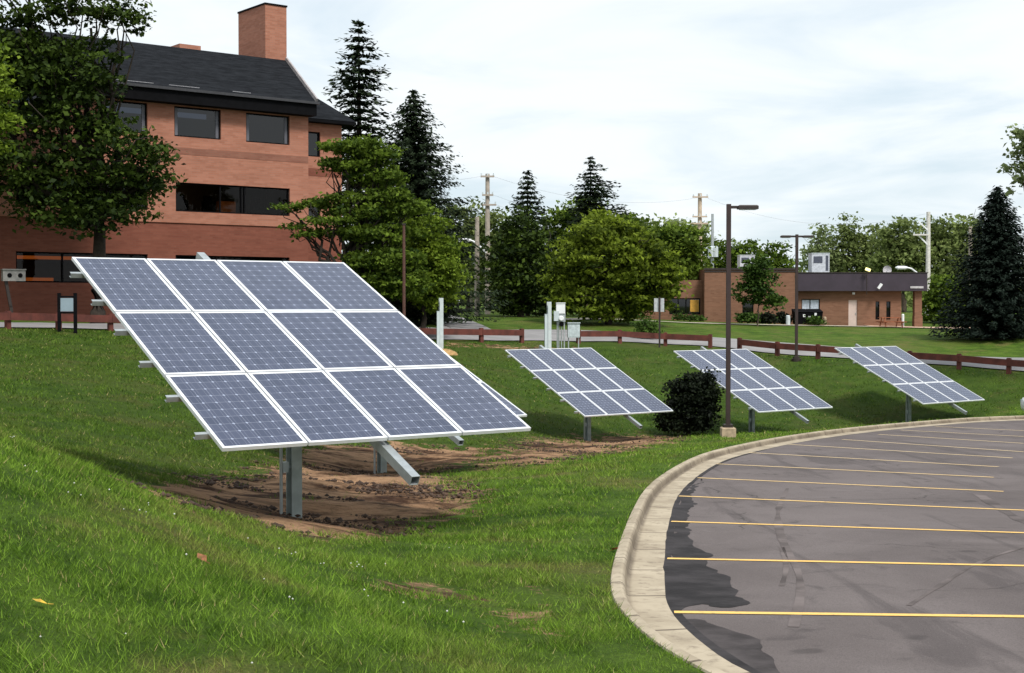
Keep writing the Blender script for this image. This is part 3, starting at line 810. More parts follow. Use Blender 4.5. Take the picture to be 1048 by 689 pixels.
mb.box((XL / 2, 4.2, 5.2), (-XL - .6, .1, 10.4)); mb.box((XL / 2, 2.2, Zl(10.1)), (-XL - .6, 3.9, .1)); mb.box((-8.2, 2.2, 5), (.12, 3.9, 10)); mb.box((-.25, 2.2, 5), (.12, 3.9, 10))
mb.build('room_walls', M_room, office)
mb = MB(); mb.box((-5.6, 2.6, Zl(6.75)), (2.2, .3, .06)); mb.build('ceiling_light', M_lamp_on, office)
mb = MB(); mb.box((-4.35, .9, Zl(4.85)), (.95, .5, .75)); mb.build('orange_cabinet', M_orange, office)
for cx_ in (-6.8, -5.3, -2.6):
    mb = MB(); mb.box((cx_, .8, Zl(4.75)), (.6, .4, .9)); mb.box((cx_ - .1, .75, Zl(5.3)), (.35, .3, .3)); mb.build('desk_chair', M_black, office)
mb = MB(); mb.box((-14.0, 1.5, Zl(1.12)), (1.9, .12, .25)); mb.box((-13.2, 1.5, Zl(2.2)), (4.0, .12, .16)); mb.box((-15.0, 1.4, Zl(1.7)), (.35, .12, 1.3)); mb.build('warm_glow_bars', M_warm, office)  # self-glowing bars stand in for the warm light inside this window
# roof
mb = MB(); ov = .65; zr = Zl(10.52); zt = Zl(13.12)
sl = (zt - zr) / (2.6 + ov)
e0 = (-ov, zr); 
mb.add([(XL - .4, -ov, zr), (.12, -ov, zr), (.12, 2.6, zt), (XL - .4, 2.6, zt), (.12, 12.3, zt), (XL - .4, 12.3, zt)], [(0, 1, 2, 3), (3, 2, 4, 5)])
mb.add([(XL - .4, -ov, zr - .06), (.12, -ov, zr - .06), (.12, 2.6, zt - .06), (XL - .4, 2.6, zt - .06)], [(3, 2, 1, 0)])
rf = mb.build('roof', MATS['roof'], office)
mb = MB(); mb.box((XL / 2, -.30, Zl(10.15)), (-XL + .3, .66, .70)); mb.build('eave_fascia', M_black, office)
mb = MB(); mb.box((XL / 2, -ov - .07, zr - .07), (-XL + .5, .13, .13)); mb.build('gutter', plain('dark_gutter', (.03, .03, .035), .5), office)
for x0, x1 in ((-10.9, -8.8), (-8.0, -6.4), (-4.6, -3.6)):
    mb = MB(); mb.box(((x0 + x1) / 2, -ov + .14, zr + .14 * sl + .02), (x1 - x0, .03, .03)); mb.build('metal_flashing', plain('bright_flashing', (.26, .26, .28), .5), rf)
mb = MB(); mb.bar((.14, -ov, zr + .06), (.14, 2.62, zt + .06), .10, .26); mb.build('verge_coping', plain('pale_coping', (.34, .31, .31), .7), rf)
mb = MB(); mb.box((-.45, 2.62 + 1.55, (zt - 1 + Zl(15.98)) / 2), (1.28, 3.1, Zl(15.98) - zt + 1)); ch = mb.build('chimney', BR1, rf)
mb = MB(); mb.box((-.45, 4.17, Zl(16.02)), (1.36, 3.18, .09)); mb.build('chimney_cap', M_black, ch)
mb = MB(); mb.box((-4.9, 4.5, zt + .18), (1.2, 1.6, .5)); mb.build('roof_vent', BR1, rf)
# wing at the right end, set back
mb = MB(); wx = 3.54; wy = 2.5
wops = [(.35, 2.18, Zl(8.05), Zl(9.4)), (.35, 2.18, Zl(4.6), Zl(5.6))]
zw = Zl(9.95)
facade(mb, 0, wx, zs_, zw, wy, wops, .18); mb.quad((wx, wy, zs_), (wx, 11, zs_), (wx, 11, zw), (wx, wy, zw)); mb.build('upper_wall', BR1, office)
mb = MB(); facade(mb, 0, wx, -2, zs_, wy + .05, [], .2); mb.quad((wx, wy + .05, -2), (wx, 11, -2), (wx, 11, zs_), (wx, wy + .05, zs_)); mb.build('lower_wall', BR2, office)
mb = MB(); mb.box((wx / 2, wy - .006, Zl(7.2)), (wx - .01, .012, .42)); mb.build('brick_band', BR2, office)
for o_ in wops: window(office, *o_, wy + .14)
mb = MB(); e = .6
mb.add([(.13, wy - e, zw + .1), (wx + e, wy - e, zw + .1), (wx + e, 9, zw + .1), (.55, wy + 2.5, zw + 3.0), (.13, wy + 2.5, zw + 3.0), (.55, 9, zw + 3.0), (.13, 9, zw + 3)], [(0, 1, 3, 4), (1, 2, 5, 3), (4, 3, 5, 6)])
mb.build('roof', MATS['roof'], office)
mb = MB(); mb.box(((wx + e) / 2 + .07, wy - .28, zw + .0), (wx + e - .15, .62, .16)); mb.box((wx + .28, 6, zw), (.62, 5.9, .16)); mb.build('eave_fascia', M_black, office)

# grey fixture beside the lit window
g = at(14, 316, 62.0); gz = h1(g.x, g.y)
t_ = thing('service_pedestal', (g.x, g.y, gz), 'grey metal box on a dark bent leg beside the orange lit office window', 'pedestal', R(30))
zt_ = at(14, 282, 62).z - gz
mb = MB(); mb.box((0, 0, zt_), (.95, .42, .50)); mb.box((0, -.02, zt_ + .26), (1.0, .5, .04)); bx_ = mb.build('metal_box', plain('worn_grey_metal', (.24, .23, .22), .6), t_)
for sx in (-.2, .25): MB().tube([(sx, -.212, zt_), (sx, -.235, zt_)], .1, 12).build('dial', M_black, bx_)
mb = MB(); mb.bar((-.32, 0, zt_ - .25), (-.12, 0, .55), .13, .13); mb.bar((-.12, 0, .6), (-.05, 0, -.2), .13, .13); mb.build('leg', M_dark, t_)

# info sign on two posts
g = at(69, 338, 55.2); gz = h1(g.x, g.y)
t_ = thing('notice_board', (g.x, g.y, gz), 'small blue grey notice board between two black posts on the left lawn', 'sign', R(4))
for sx in (-.31, .31): MB().box((sx, 0, .68), (.12, .12, 1.76)).build('post', M_black, t_)
MB().box((0, -.02, 1.10), (.50, .05, .52)).build('panel', plain('pale_blue_panel', (.24, .31, .36), .4, 0, .08, 2), t_)
mb = MB(); mb.box((0, 0, 1.41), (.50, .07, .07)); mb.box((0, 0, .79), (.50, .07, .07)); mb.build('crossbar', M_black, t_)

# ------------------------------------------------------------------ far brick building (right)
FB = Vector((21.75, 107.5, -1.75))
far = thing('service_building', FB, 'low brown brick building with dark plum metal fascia and white door', 'building')
hA = 2.64 + 1.75; hB0 = .99 + 1.75; hB1 = 2.36 + 1.75
mb = MB(); xa = -7.05
facade(mb, xa, 0, -1, hA, 0, [(2.9 + xa, 3.75 + xa, 1.05, 2.05)], .15)
mb.quad((xa, 12, -1), (xa, 0, -1), (xa, 0, hA), (xa, 12, hA)); mb.quad((0, 0, -1), (0, 12, -1), (0, 12, hA), (0, 0, hA)); mb.quad((xa, 0, hA), (0, 0, hA), (0, 12, hA), (xa, 12, hA)); mb.quad((0, 12, -1), (xa, 12, -1), (xa, 12, hA), (0, 12, hA))
mb.build('wall', BR3, far)
mb = MB(); mb.box((xa / 2, -.03, hA + .03), (-xa + .12, .12, .14)); mb.box((xa / 2, -.02, hA - .16), (-xa + .04, .04, .10)); mb.build('roof_edge', M_dark, far)
window(far, 2.9 + xa, 3.75 + xa, 1.05, 2.05, .10, (), M_pane)
# annex under the maple
mb = MB(); xn0, xn1 = -15.5, xa - .01
facade(mb, xn0, xn1, -1, hA - .8, 1.2, [(-9.6, xa - .15, .95, 2.2)], .15); mb.quad((xn0, 1.2, hA - .8), (xn1, 1.2, hA - .8), (xn1, 12, hA - .8), (xn0, 12, hA - .8)); mb.quad((xn0, 12, -1), (xn0, 1.2, -1), (xn0, 1.2, hA - .8), (xn0, 12, hA - .8))
mb.build('wall', BR3, far)
window(far, -9.6, xa - .15, .95, 2.2, 1.3, (-8.9, -8.3), M_pane)
MB().box((xa - .6, 1.24, 1.6), (.66, .05, .92)).build('yellow_panel', plain('yellow_board', (.62, .33, .05), .6), far)
# right block with fascia
mb = MB(); xb = 9.1
ops = [(4.05, 4.72, 0, 2.06), (6.12, 6.42, .55, 1.95), (6.95, 7.27, .55, 1.95), (.45, 1.85, 1.0, 2.12)]
facade(mb, .01, xb - 1.0, -1, hB0, .4, ops, .15)
mb.quad((xb - 1, .4, -1), (xb - 1, 10, -1), (xb - 1, 10, hB0), (xb - 1, .4, hB0)); mb.build('wall', BR3, far)
d_ = MB().box((4.385, .5, 1.03), (.66, .06, 2.05)).build('door', M_door, far); MB().box((4.62, .45, 1.0), (.04, .06, .14)).build('handle', M_galv, d_)
window(far, 6.12, 6.42, .55, 1.95, .5, (), M_pane, .04); window(far, 6.95, 7.27, .55, 1.95, .5, (), M_pane, .04)
window(far, .45, 1.85, 1.0, 2.12, .5, (1.12,), plain('bluish_blind', (.50, .55, .64), .3), .05)
mb = MB(); mb.box((4.95, 4.6, (hB0 + hB1) / 2), (9.9, 9.6, hB1 - hB0)); mb.build('fascia', M_fascia, far)
for i in range(12):
    pass
mb = MB(); mb.box((4.95, 4.6, hB1 + .03), (10.0, 9.7, .06)); mb.build('roof_edge', M_dark, far)
mb = MB(); mb.box((9.35, .5, .95), (.55, .55, 3.7)); mb.box((9.35, .45, .15), (.62, .62, 1.4)); mb.build('porch_column', BR3, far)
MB().box((9.1, -.23, hB0 + .28), (1.0, .05, .16)).build('sign_plate', plain('pale_sign', (.45, .43, .45), .6), far)
for cx_, cz, r_ in ((4.4, hB0 - .18, .07),): MB().box((cx_, .3, cz), (.18, .16, .16)).build('door_light', M_white, far)
# roof equipment, each its own thing
def hvac(px0, px1, py0, py1, d, lab):
    p = at((px0 + px1) / 2, py1, d); w_ = (px1 - px0) * d / FPX; h_ = (py1 - py0) * d / FPX
    t_ = thing('rooftop_air_unit', p, lab, 'air conditioner', group='air conditioning units on the far brick building')
    MB().box((0, 0, h_ / 2), (w_, 1.3, h_)).build('housing', plain('pale_unit', (.50, .53, .58), .5), t_)
    mb = MB(); mb.box((-w_ * .15, -.66, h_ * .68), (w_ * .5, .03, h_ * .35)); mb.box((w_ * .36, -.66, h_ * .5), (w_ * .14, .03, h_ * .8)); mb.build('louvre', plain('dark_louvre', (.06, .07, .10), .6), t_)
    MB().box((0, 0, h_ + .03), (w_ + .06, 1.36, .06)).build('lid', M_boxgrey, t_)
hvac(829, 847, 260, 279, 112, 'large pale rooftop air unit where plum fascia meets the taller brick block')
hvac(756, 771, 262, 276, 113, 'smaller pale rooftop air unit behind the small leafy tree')
p = at(908, 283, 109)
t_ = thing('satellite_dish', p, 'round pale satellite dish on the plum fascia roof', 'satellite dish')
MB().tube([(0, 0, -.3), (0, 0, .35)], .04, 8).build('mast', M_galv, t_)
mb = MB(); ring = []
vs = [(0, .12, .5)]; K = 16
for rr, yy in ((.2, .10), (.34, .03)):
    for k in range(K): vs.append((rr * math.cos(k * 2 * math.pi / K), yy - .04, .5 + rr * math.sin(k * 2 * math.pi / K)))
fs = [(0, 1 + k, 1 + (k + 1) % K) for k in range(K)] + [(1 + k, 1 + K + k, 1 + K + (k + 1) % K, 1 + (k + 1) % K) for k in range(K)]
mb.add(vs, fs); mb.build('dish', plain('dish_grey', (.50, .48, .50), .5), t_)
MB().tube([(0, .05, .5), (0, -.28, .42)], .025, 6).build('feed_arm', M_galv, t_)
p = at(887, 299, 106.9)
t_ = thing('flood_light', p, 'lit yellowish flood light on a thin mast above the plum fascia', 'lamp')
hh = at(887, 276, 106.9).z - p.z
MB().tube([(0, 0, -.2), (0, 0, hh - .1)], .03, 6).build('mast', M_dark, t_)
MB().box((.08, 0, hh), (.36, .2, .2), Matrix.Rotation(R(20), 3, 'Y')).build('lamp_head', emit('sodium_glow', (1, .86, .35), 1.1), t_)
p = at(900.5, 293, 106.9)
t_ = tag(MB().box((0, 0, 0), (.2, .16, .44), Matrix.Rotation(R(35), 3, 'Y')).build('wall_light', M_white), 'white wall light tilted on the face of the plum fascia', 'lamp'); t_.location = p
# bins, picnic table, bollards, shrubs near the building
p = at(826, 333, 105); pz = h1(p.x, p.y)
t_ = thing('dumpster', (p.x, p.y, pz), 'black dumpster with white marks in front of the bluish window', 'dumpster')
mb = MB(); vs = [(-.95, -.5, .12), (.95, -.5, .12), (.95, .5, .12), (-.95, .5, .12), (-1.05, -.62, 1.0), (1.05, -.62, 1.0), (1.05, .62, 1.22), (-1.05, .62, 1.22)]
mb.add(vs, [(3, 2, 1, 0), (0, 1, 5, 4), (1, 2, 6, 5), (2, 3, 7, 6), (3, 0, 4, 7)]); mb.build('bin_body', M_black, t_)
mb = MB(); mb.add([(-1.08, -.66, 1.02), (-.01, -.66, 1.02), (-.01, .64, 1.25), (-1.08, .64, 1.25)], [(0, 1, 2, 3)]); mb.add([(.01, -.66, 1.02), (1.08, -.66, 1.02), (1.08, .64, 1.25), (.01, .64, 1.25)], [(0, 1, 2, 3)]); mb.build('lid', M_black, t_)
for x_, z_ in ((-.35, .75), (.05, .62), (.5, .85)): MB().box((x_, -.615, z_), (.16, .02, .2)).build('white_mark', M_white, t_)
for sx in (-.75, .75): MB().tube([(sx - .05, -.3, .06), (sx + .05, -.3, .06)], .08, 10).build('wheel', M_black, t_)
p = at(912, 334, 105.5); pz = h1(p.x, p.y)
t_ = thing('picnic_table', (p.x, p.y, pz), 'orange brown wooden picnic table under the two slit windows', 'table', R(8))
mw_ = plain('orange_brown_wood', (.27, .085, .035), .8)
mb = MB()
for k in range(4): mb.box((0, -.3 + k * .2, .75), (1.8, .18, .05))
mb.build('tabletop', mw_, t_)
for sy in (-1, 1): MB().box((0, sy * .68, .44), (1.8, .24, .05)).build('bench', mw_, t_)
for sx in (-.65, .65):
    mb = MB(); mb.bar((sx, -.62, 0), (sx, -.22, .73), .09, .05, (1, 0, 0)); mb.bar((sx, .62, 0), (sx, .22, .73), .09, .05, (1, 0, 0)); mb.box((sx, 0, .40), (.05, 1.5, .08)); mb.build('leg_frame', mw_, t_)
def bollard(px, d, h, r, lab, mat):
    p = at(px, 333, d); t_ = MB().tube([(0, 0, -.3), (0, 0, h - .05), (0, 0, h)], [r, r, r * .6], 10).build('bollard', mat); t_.location = (p.x, p.y, h1(p.x, p.y)); tag(t_, lab, 'bollard', 'bollards before the far brick building')
bollard(806.5, 104, .75, .16, 'stubby grey green bollard left of the black dumpster', M_boxgrey)
bollard(844, 105, .7, .13, 'stubby tan bollard right of the black dumpster', M_conc)
bollard(924, 105.2, 1.05, .10, 'tall white bollard beside the picnic table and porch column', M_white)

# ------------------------------------------------------------------ lamps, poles, signs
def area_lamp(px, py, d, top, heads, base, lab, pw, hl, ht):
    p = at(px, py, d); z0 = h1(p.x, p.y); Ht = at(px, top, d).z - z0
    t_ = thing('lamp_post', (p.x, p.y, z0), lab, 'lamp post', R(0), 'dark bronze parking lot lamp posts')
    bh = base
    mb = MB(); b0 = .23
    if bh > .2:
        vs = [(-b0, -b0, -.4), (b0, -b0, -.4), (b0, b0, -.4), (-b0, b0, -.4), (-b0, -b0, bh - .03), (b0, -b0, bh - .03), (b0, b0, bh - .03), (-b0, b0, bh - .03)]
        i_ = b0 - .03; vs += [(-i_, -i_, bh), (i_, -i_, bh), (i_, i_, bh), (-i_, i_, bh)]
        fs = [(0, 1, 5, 4), (1, 2, 6, 5), (2, 3, 7, 6), (3, 0, 4, 7), (4, 5, 9, 8), (5, 6, 10, 9), (6, 7, 11, 10), (7, 4, 8, 11), (8, 9, 10, 11)]
        mb.add(vs, fs)
    else: mb.tube([(0, 0, -.4), (0, 0, bh)], .24, 14)
    mb.build('footing', M_conc if bh > .2 else M_dark, t_)
    MB().box((0, 0, bh + .05), (pw * 2.1, pw * 2.1, .10)).build('base_cover', M_dark, t_)
    mb = MB(); mb.box((0, 0, (bh + .1 + Ht) / 2), (pw, pw, Ht - bh - .1)); mb.build('pole', plain('bronze_pole', (.028, .014, .012), .55, 0, .2, 2), t_)
    for s in heads:
        hd = MB(); x0 = pw / 2; arm = .22
        MB().box((s * (x0 + arm / 2), 0, Ht - .10), (arm, .07, .09)).build('arm', M_dark, t_)
        xc = s * (x0 + arm + hl / 2)
        vs = []
        for zz, k_ in ((Ht - .10 - ht / 2, 1.0), (Ht - .10 + ht * .25, 1.0), (Ht - .10 + ht / 2, .86)):
            vs += [(xc - hl / 2 * k_, -.17 * k_, zz), (xc + hl / 2 * k_, -.17 * k_, zz), (xc + hl / 2 * k_, .17 * k_, zz), (xc - hl / 2 * k_, .17 * k_, zz)]
        fs = [(3, 2, 1, 0), (8, 9, 10, 11)]
        for l in (0, 4):
            for k in range(4): fs.append((l + k, l + (k + 1) % 4, l + 4 + (k + 1) % 4, l + 4 + k))
        hd.add(vs, fs); ho = hd.build('lamp_head', M_dark, t_)
        MB().box((xc, 0, Ht - .10 - ht / 2 - .012), (hl * .8, .26, .02)).build('lens', M_boxgrey, ho)
area_lamp(745, 447, 46, 209, (1,), .34, 'tall dark lamp post with one flat head on a square tan concrete footing', .14, .66, .13)
area_lamp(815, 364, 68.6, 240, (-1, 1), .12, 'dark twin headed lamp post standing at the guard rail', .13, .50, .10)
p = at(413.5, 338, 60.5); z0 = h1(p.x, p.y)
t_ = thing('slim_pole', (p.x, p.y, z0), 'thin bare brown pole in front of the leafy maple by the office', 'pole')
hh = at(413.5, 230, 60.5).z - z0
MB().tube([(0, 0, -.4), (0, 0, hh)], [.075, .06], 10).build('shaft', plain('brown_pole', (.085, .035, .024), .6), t_)
MB().box((0, 0, hh + .02), (.15, .15, .06)).build('cap', M_dark, t_)
p = at(675, 352, 73.2); z0 = h1(p.x, p.y)
t_ = thing('road_sign', (p.x, p.y, z0), 'pale grey back of a sign on a dark post by the guard rail', 'sign', R(-8))
hh = at(675, 304, 73.2).z - z0
MB().box((0, 0, hh / 2 - .2), (.09, .07, hh + .4)).build('post', M_dark, t_)
MB().box((-.03, .05, hh - .42), (.52, .02, .70)).build('sign_plate', plain('sign_back', (.46, .48, .50), .5), t_)

# pale posts waiting at the top of the bank
def pale_posts(px, pxs, py, top, tops, d, lab):
    p = at(px, py, d); z0 = h1(p.x, p.y)
    t_ = thing('steel_post', (p.x, p.y, z0), lab, 'post', R(20), 'pale galvanised steel posts on the bank top')
    hh = at(px, top, d).z - z0; hs = at(px, tops, d).z - z0; dx = (pxs - px) * d / FPX
    mb = MB()
    for sy in (-1, 1): mb.box((0, sy * .075, hh / 2 - .2), (.17, .012, hh + .4))
    mb.box((0, 0, hh / 2 - .2), (.01, .138, hh + .4)); mb.build('tall_beam', plain('pale_zinc', (.52, .57, .58), .5, .1, .1, 4), t_)
    mb = MB(); mb.box((dx, -.04, hs / 2 - .2), (.13, .08, hs + .4)); mb.box((dx, -.04, hs + .01), (.15, .10, .03)); mb.build('short_channel', M_boxgrey, t_)
pale_posts(451.5, 448, 350, 305, 319, 65, 'pale tall steel post with a shorter channel, standing on the tan dirt mound')
pale_posts(562, 558.2, 352, 309, 322, 66, 'pale tall steel post with a shorter channel, beside the electric meter stand')
p = at(455, 352.5, 64.6); z0 = h1(p.x, p.y)
mb = MB(); vs = []; K = 22
for j_, (rr, zz) in enumerate(((1.0, -.12), (.8, .08), (.5, .2), (.22, .25))):
    for k in range(K):
        a_ = 2 * math.pi * k / K; q = 1 + .16 * math.sin(3 * a_ + j_) + random.uniform(-.06, .06)
        vs.append((rr * .62 * q * math.cos(a_), rr * .5 * q * math.sin(a_), zz + random.uniform(-.02, .02)))
fs = [(j_ * K + k, j_ * K + (k + 1) % K, (j_ + 1) * K + (k + 1) % K, (j_ + 1) * K + k) for j_ in range(3) for k in range(K)] + [tuple(range(3 * K, 4 * K))]
mb.add(vs, fs); o = mb.build('earth_mound', plain('tan_earth', (.36, .22, .09), .95, 0, .35, 7, .6), smooth=True); o.location = (p.x, p.y, z0 - .05)
tag(o, 'small mound of tan earth at the foot of a pale steel post', 'mound')
# meter stand
p = at(574, 352, 66.3); z0 = h1(p.x, p.y); k_ = 66.3 / FPX
def zz(py): return at(574, py, 66.3).z - z0
t_ = thing('meter_stand', (p.x, p.y, z0), 'galvanised electric meter stand with stacked boxes and round meter', 'electric meter', R(6))
for sx in (-.16, .17): MB().box((sx, .06, zz(312) / 2 - .15), (.055, .055, zz(312) + .3)).build('strut', M_galv, t_)
mb = MB(); mb.box((-.02, -.02, zz(315.5)), (.42, .16, .50)); mb.box((-.02, -.03, zz(310.2)), (.44, .2, .04)); mb.build('upper_box', M_white, t_)
mb = MB(); mb.box((-.22, -.02, zz(323.5)), (.24, .18, .46)); mb.build('side_box', M_boxgrey, t_)
MB().box((.04, 0, zz(325)), (.34, .10, .40)).build('meter_base', M_galv, t_)
MB().tube([(.0, -.05, zz(326)), (.0, -.18, zz(326)), (.0, -.20, zz(326))], [.13, .12, .09], 16).build('round_meter', M_white, t_)
MB().tube([(.02, -.04, zz(332)), (.02, -.10, zz(332))], .11, 14).build('dark_conduit_hub', M_black, t_)
for sx in (-.1, .03): MB().tube([(sx, 0, zz(330)), (sx, 0, -.3)], .028, 8).build('conduit', M_galv, t_)
p = at(587, 352, 66.6); z0 = h1(p.x, p.y)
t_ = thing('utility_cabinet', (p.x, p.y, z0), 'pale grey rectangular cabinet on legs right of the electric meter stand', 'cabinet', R(6))
z1 = at(587, 331, 66.6).z - z0; zb = at(587, 345.5, 66.6).z - z0
MB().box((0, 0, (z1 + zb) / 2), (.56, .26, z1 - zb)).build('housing', M_boxgrey, t_)
MB().box((0, -.02, z1 + .02), (.60, .34, .035)).build('lid', M_boxgrey, t_)
MB().box((.02, -.137, (z1 + zb) / 2), (.48, .012, z1 - zb - .08)).build('door', plain('cabinet_door', (.46, .52, .54), .45), t_)
for sx in (-.24, .24): MB().box((sx, .02, zb / 2 - .2), (.05, .05, zb + .4)).build('leg', M_galv, t_)

# utility poles
def util_pole(px, top, base, d, r, mat, lab, arms=(), lamp=None, braces=(), cans=()):
    p = at(px, base, d); z0 = h1(p.x, p.y); hh = at(px, top, d).z - z0
    t_ = thing('utility_pole', (p.x, p.y, z0), lab, 'utility pole', 0, 'utility poles along the far road')
    MB().tube([(0, 0, -.5), (0, 0, hh)], [r, r * .72], 10).build('pole', mat, t_)
    for py, x0, x1 in arms:
        z = at(px, py, d).z - z0; a0, a1 = (x0 - px) * d / FPX, (x1 - px) * d / FPX
        ar = MB().box(((a0 + a1) / 2, -r - .06, z), (a1 - a0, .12, .13)).build('crossarm', mat, t_)
        for q in (.06, .5, .94): MB().tube([(a0 + (a1 - a0) * q, -r - .06, z + .065), (a0 + (a1 - a0) * q, -r - .06, z + .24)], [.06, .045], 8).build('insulator', M_boxgrey, ar)
    for (xa_, ya_, xb_, yb_) in braces:
        MB().bar(((xa_ - px) * d / FPX, -.1, at(px, ya_, d).z - z0), ((xb_ - px) * d / FPX, -.1, at(px, yb_, d).z - z0), .1, .12).build('brace', M_white, t_)
    if lamp:
        pts = [((x - px) * d / FPX, -.1, at(px, y, d).z - z0) for x, y in lamp]
        MB().tube(pts, .075, 8).build('lamp_arm', M_white, t_)
        q = Vector(pts[-1]); hd = MB(); sgn = -1 if lamp[-1][0] < px else 1
        hd.tube([q + Vector((-.1 * sgn, 0, 0)), q + Vector((.2 * sgn, 0, -.02)), q + Vector((.75 * sgn, 0, -.02)), q + Vector((.95 * sgn, 0, 0))], [.09, .17, .17, .05], 10)
        hd.build('lamp_head', M_white, t_)
    for (cx_, cy_) in cans:
        x_ = (cx_ - px) * d / FPX; z = at(px, cy_, d).z - z0
        MB().tube([(x_, -.25, z - .45), (x_, -.25, z + .4), (x_, -.25, z + .5)], [.26, .26, .15], 12).build('transformer', M_boxgrey, t_)
util_pole(499, 178, 318, 108, .22, M_wood, 'tall grey utility pole with three crossarms and a curved street lamp arm', [(181, 492, 506), (200, 493.5, 505), (210, 494, 508)], [(498, 259), (491, 252), (485, 247.5), (481, 246)])
util_pole(488.3, 222, 322, 98, .20, M_wood, 'bare grey wooden pole standing on the sunlit grass bank')
util_pole(482.3, 234, 318, 118, .18, M_wood, 'shorter grey wooden pole carrying a transformer, left of the bare pole', [], None, (), [(480.5, 254), (485, 266)])
util_pole(716, 198, 300, 128, .25, M_wood2, 'tan utility pole with crossarms rising behind the brick block', [(202, 708, 724), (222, 708, 723), (229, 706, 724)], [(714, 268), (704, 263), (694, 258), (690, 257)])
util_pole(729, 219, 300, 124, .16, M_galv, 'slim grey pole with two cans right of the tan utility pole', [], None, (), [(727, 258), (731.5, 258)])
util_pole(949.5, 217, 320, 122, .24, plain('pale_pole', (.58, .56, .52), .8), 'pale utility pole with diagonal braces and lamp arm beside the plum fascia', [(240.5, 933, 949)], [(948, 284), (940, 281), (932, 275), (927, 274)], [(939, 241, 949, 251), (939, 227, 949, 236)])
util_pole(992.5, 232, 320, 126, .22, M_wood, 'grey wooden pole half hidden left of the dark spruce')
def wire(a_, b_, sag, lab):
    pts = []
    for i in range(41):
        t0 = i / 40; q = Vector(a_).lerp(Vector(b_), t0); q.z -= sag * 4 * t0 * (1 - t0); pts.append(q)
    o = MB().tube(pts, .008, 5).build('power_line', M_wire); tag(o, lab, 'power line', 'power lines between the utility poles')
wire(at(503, 180, 108), at(722, 201, 128), 1.2, 'uppermost thin power line between the two tallest poles')
wire(at(503, 199, 108), at(721, 221, 128), 1.3, 'middle thin power line between the two tallest poles')
wire(at(506, 209, 108), at(722, 228, 128), 1.4, 'lowest thin power line between the two tallest poles')
wire(at(494, 180, 108), at(380, 168, 88), .6, 'thin power line from the tall three armed pole into the left conifers')
wire(at(722, 202, 128), at(947, 219, 122), 1.6, 'thin power line from the tan pole to the pale braced pole')

# ------------------------------------------------------------------ white car at the right edge
cx0 = at(1042.5, 430, 55).x; cy0 = 54.2
car = thing('parked_car', (cx0 + 2.2, cy0, lotz(cy0) + .01), 'white car at the right edge of the lot, only its nose in view', 'car')
def loft(secs):
    mb = MB(); n = len(secs[0]); vs = [p for s in secs for p in s]; fs = []
    for i in range(len(secs) - 1):
        for k in range(n): fs.append((i * n + k, i * n + (k + 1) % n, (i + 1) * n + (k + 1) % n, (i + 1) * n + k))
    fs += [tuple(range(n))[::-1], tuple(range((len(secs) - 1) * n, len(secs) * n))]
    mb.add(vs, fs); return mb
secs = []
for x_, z0_, z1_, hw in [(-2.2, .35, .62, .62), (-2.1, .24, .74, .76), (-1.6, .2, .86, .86), (-.9, .2, .95, .88), (.2, .2, .98, .88), (1.4, .2, 1.0, .88), (2.0, .24, .98, .82), (2.2, .38, .9, .7)]:
    secs.append([(x_, -hw, z0_ + .1), (x_, -hw, z1_ - .12), (x_, -hw + .1, z1_), (x_, hw - .1, z1_), (x_, hw, z1_ - .12), (x_, hw, z0_ + .1), (x_, hw - .08, z0_), (x_, -hw + .08, z0_)])
plain('white_car_paint', (.78, .79, .80), .25, 0, .02, 1)
loft(secs).build('body', MATS['white_car_paint'], car, True)
secs = []
for x_, z1_, hw in [(-1.0, .95, .78), (-.25, 1.38, .66), (.3, 1.45, .64), (1.0, 1.40, .64), (1.75, .99, .76)]:
    secs.append([(x_, -hw - .06, .93), (x_, -hw, z1_), (x_, hw, z1_), (x_, hw + .06, .93)])
loft(secs).build('windscreen_cabin', plain('car_glass', (.02, .025, .03), .08), car)
MB().box((.4, 0, 1.44), (1.0, 1.2, .05)).build('roof', MATS['white_car_paint'], car)
for sx in (-1.35, 1.35):
    for sy in (-1, 1):
        wv = MB().tube([(sx, sy * .70, .31), (sx, sy * .90, .31)], .31, 20).build('wheel', M_black, car)
        MB().tube([(sx, sy * .895, .31), (sx, sy * .915, .31)], .19, 14).build('rim', M_galv, wv)
for sy in (-1, 1): MB().box((-2.13, sy * .52, .62), (.12, .26, .12)).build('headlight', M_boxgrey, car)

# ------------------------------------------------------------------ vegetation
F_dark = foliage('oak_leaf', (.009, .020, .004), (.062, .100, .012), .2)
F_mid = foliage('maple_leaf', (.024, .050, .007), (.175, .255, .030), .4)
F_lime = foliage('lime_leaf', (.055, .098, .008), (.225, .310, .030), .3)
F_round = foliage('round_maple_leaf', (.024, .042, .005), (.265, .345, .034), .45)
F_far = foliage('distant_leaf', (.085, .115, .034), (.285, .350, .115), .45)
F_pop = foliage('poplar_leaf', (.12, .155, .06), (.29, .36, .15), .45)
F_con = foliage('spruce_needle', (.005, .011, .005), (.026, .042, .016), .05)
F_con2 = foliage('blue_spruce_needle', (.003, .007, .005), (.014, .024, .016), .03)
F_bush = foliage('yew_needle', (.003, .005, .003), (.012, .019, .006), .05)
F_shrub = foliage('shrub_leaf', (.020, .045, .008), (.080, .14, .022), .25)
def leaf_arrays(P, size, rng, flat=.7, asp=.62):
    n = len(P)
    nr = rng.normal(size=(n, 3)); nr[:, 2] += flat * 1.6; nr /= np.linalg.norm(nr, axis=1)[:, None]
    tg = np.cross(nr, rng.normal(size=(n, 3))); tg /= np.linalg.norm(tg, axis=1)[:, None]
    bt = np.cross(nr, tg); s = size[:, None]
    V = np.stack([P + tg * s * .5, P + bt * s * asp * .5 + nr * s * .08, P - tg * s * .5, P - bt * s * asp * .5 + nr * s * .08], 1).reshape(-1, 3)
    return V
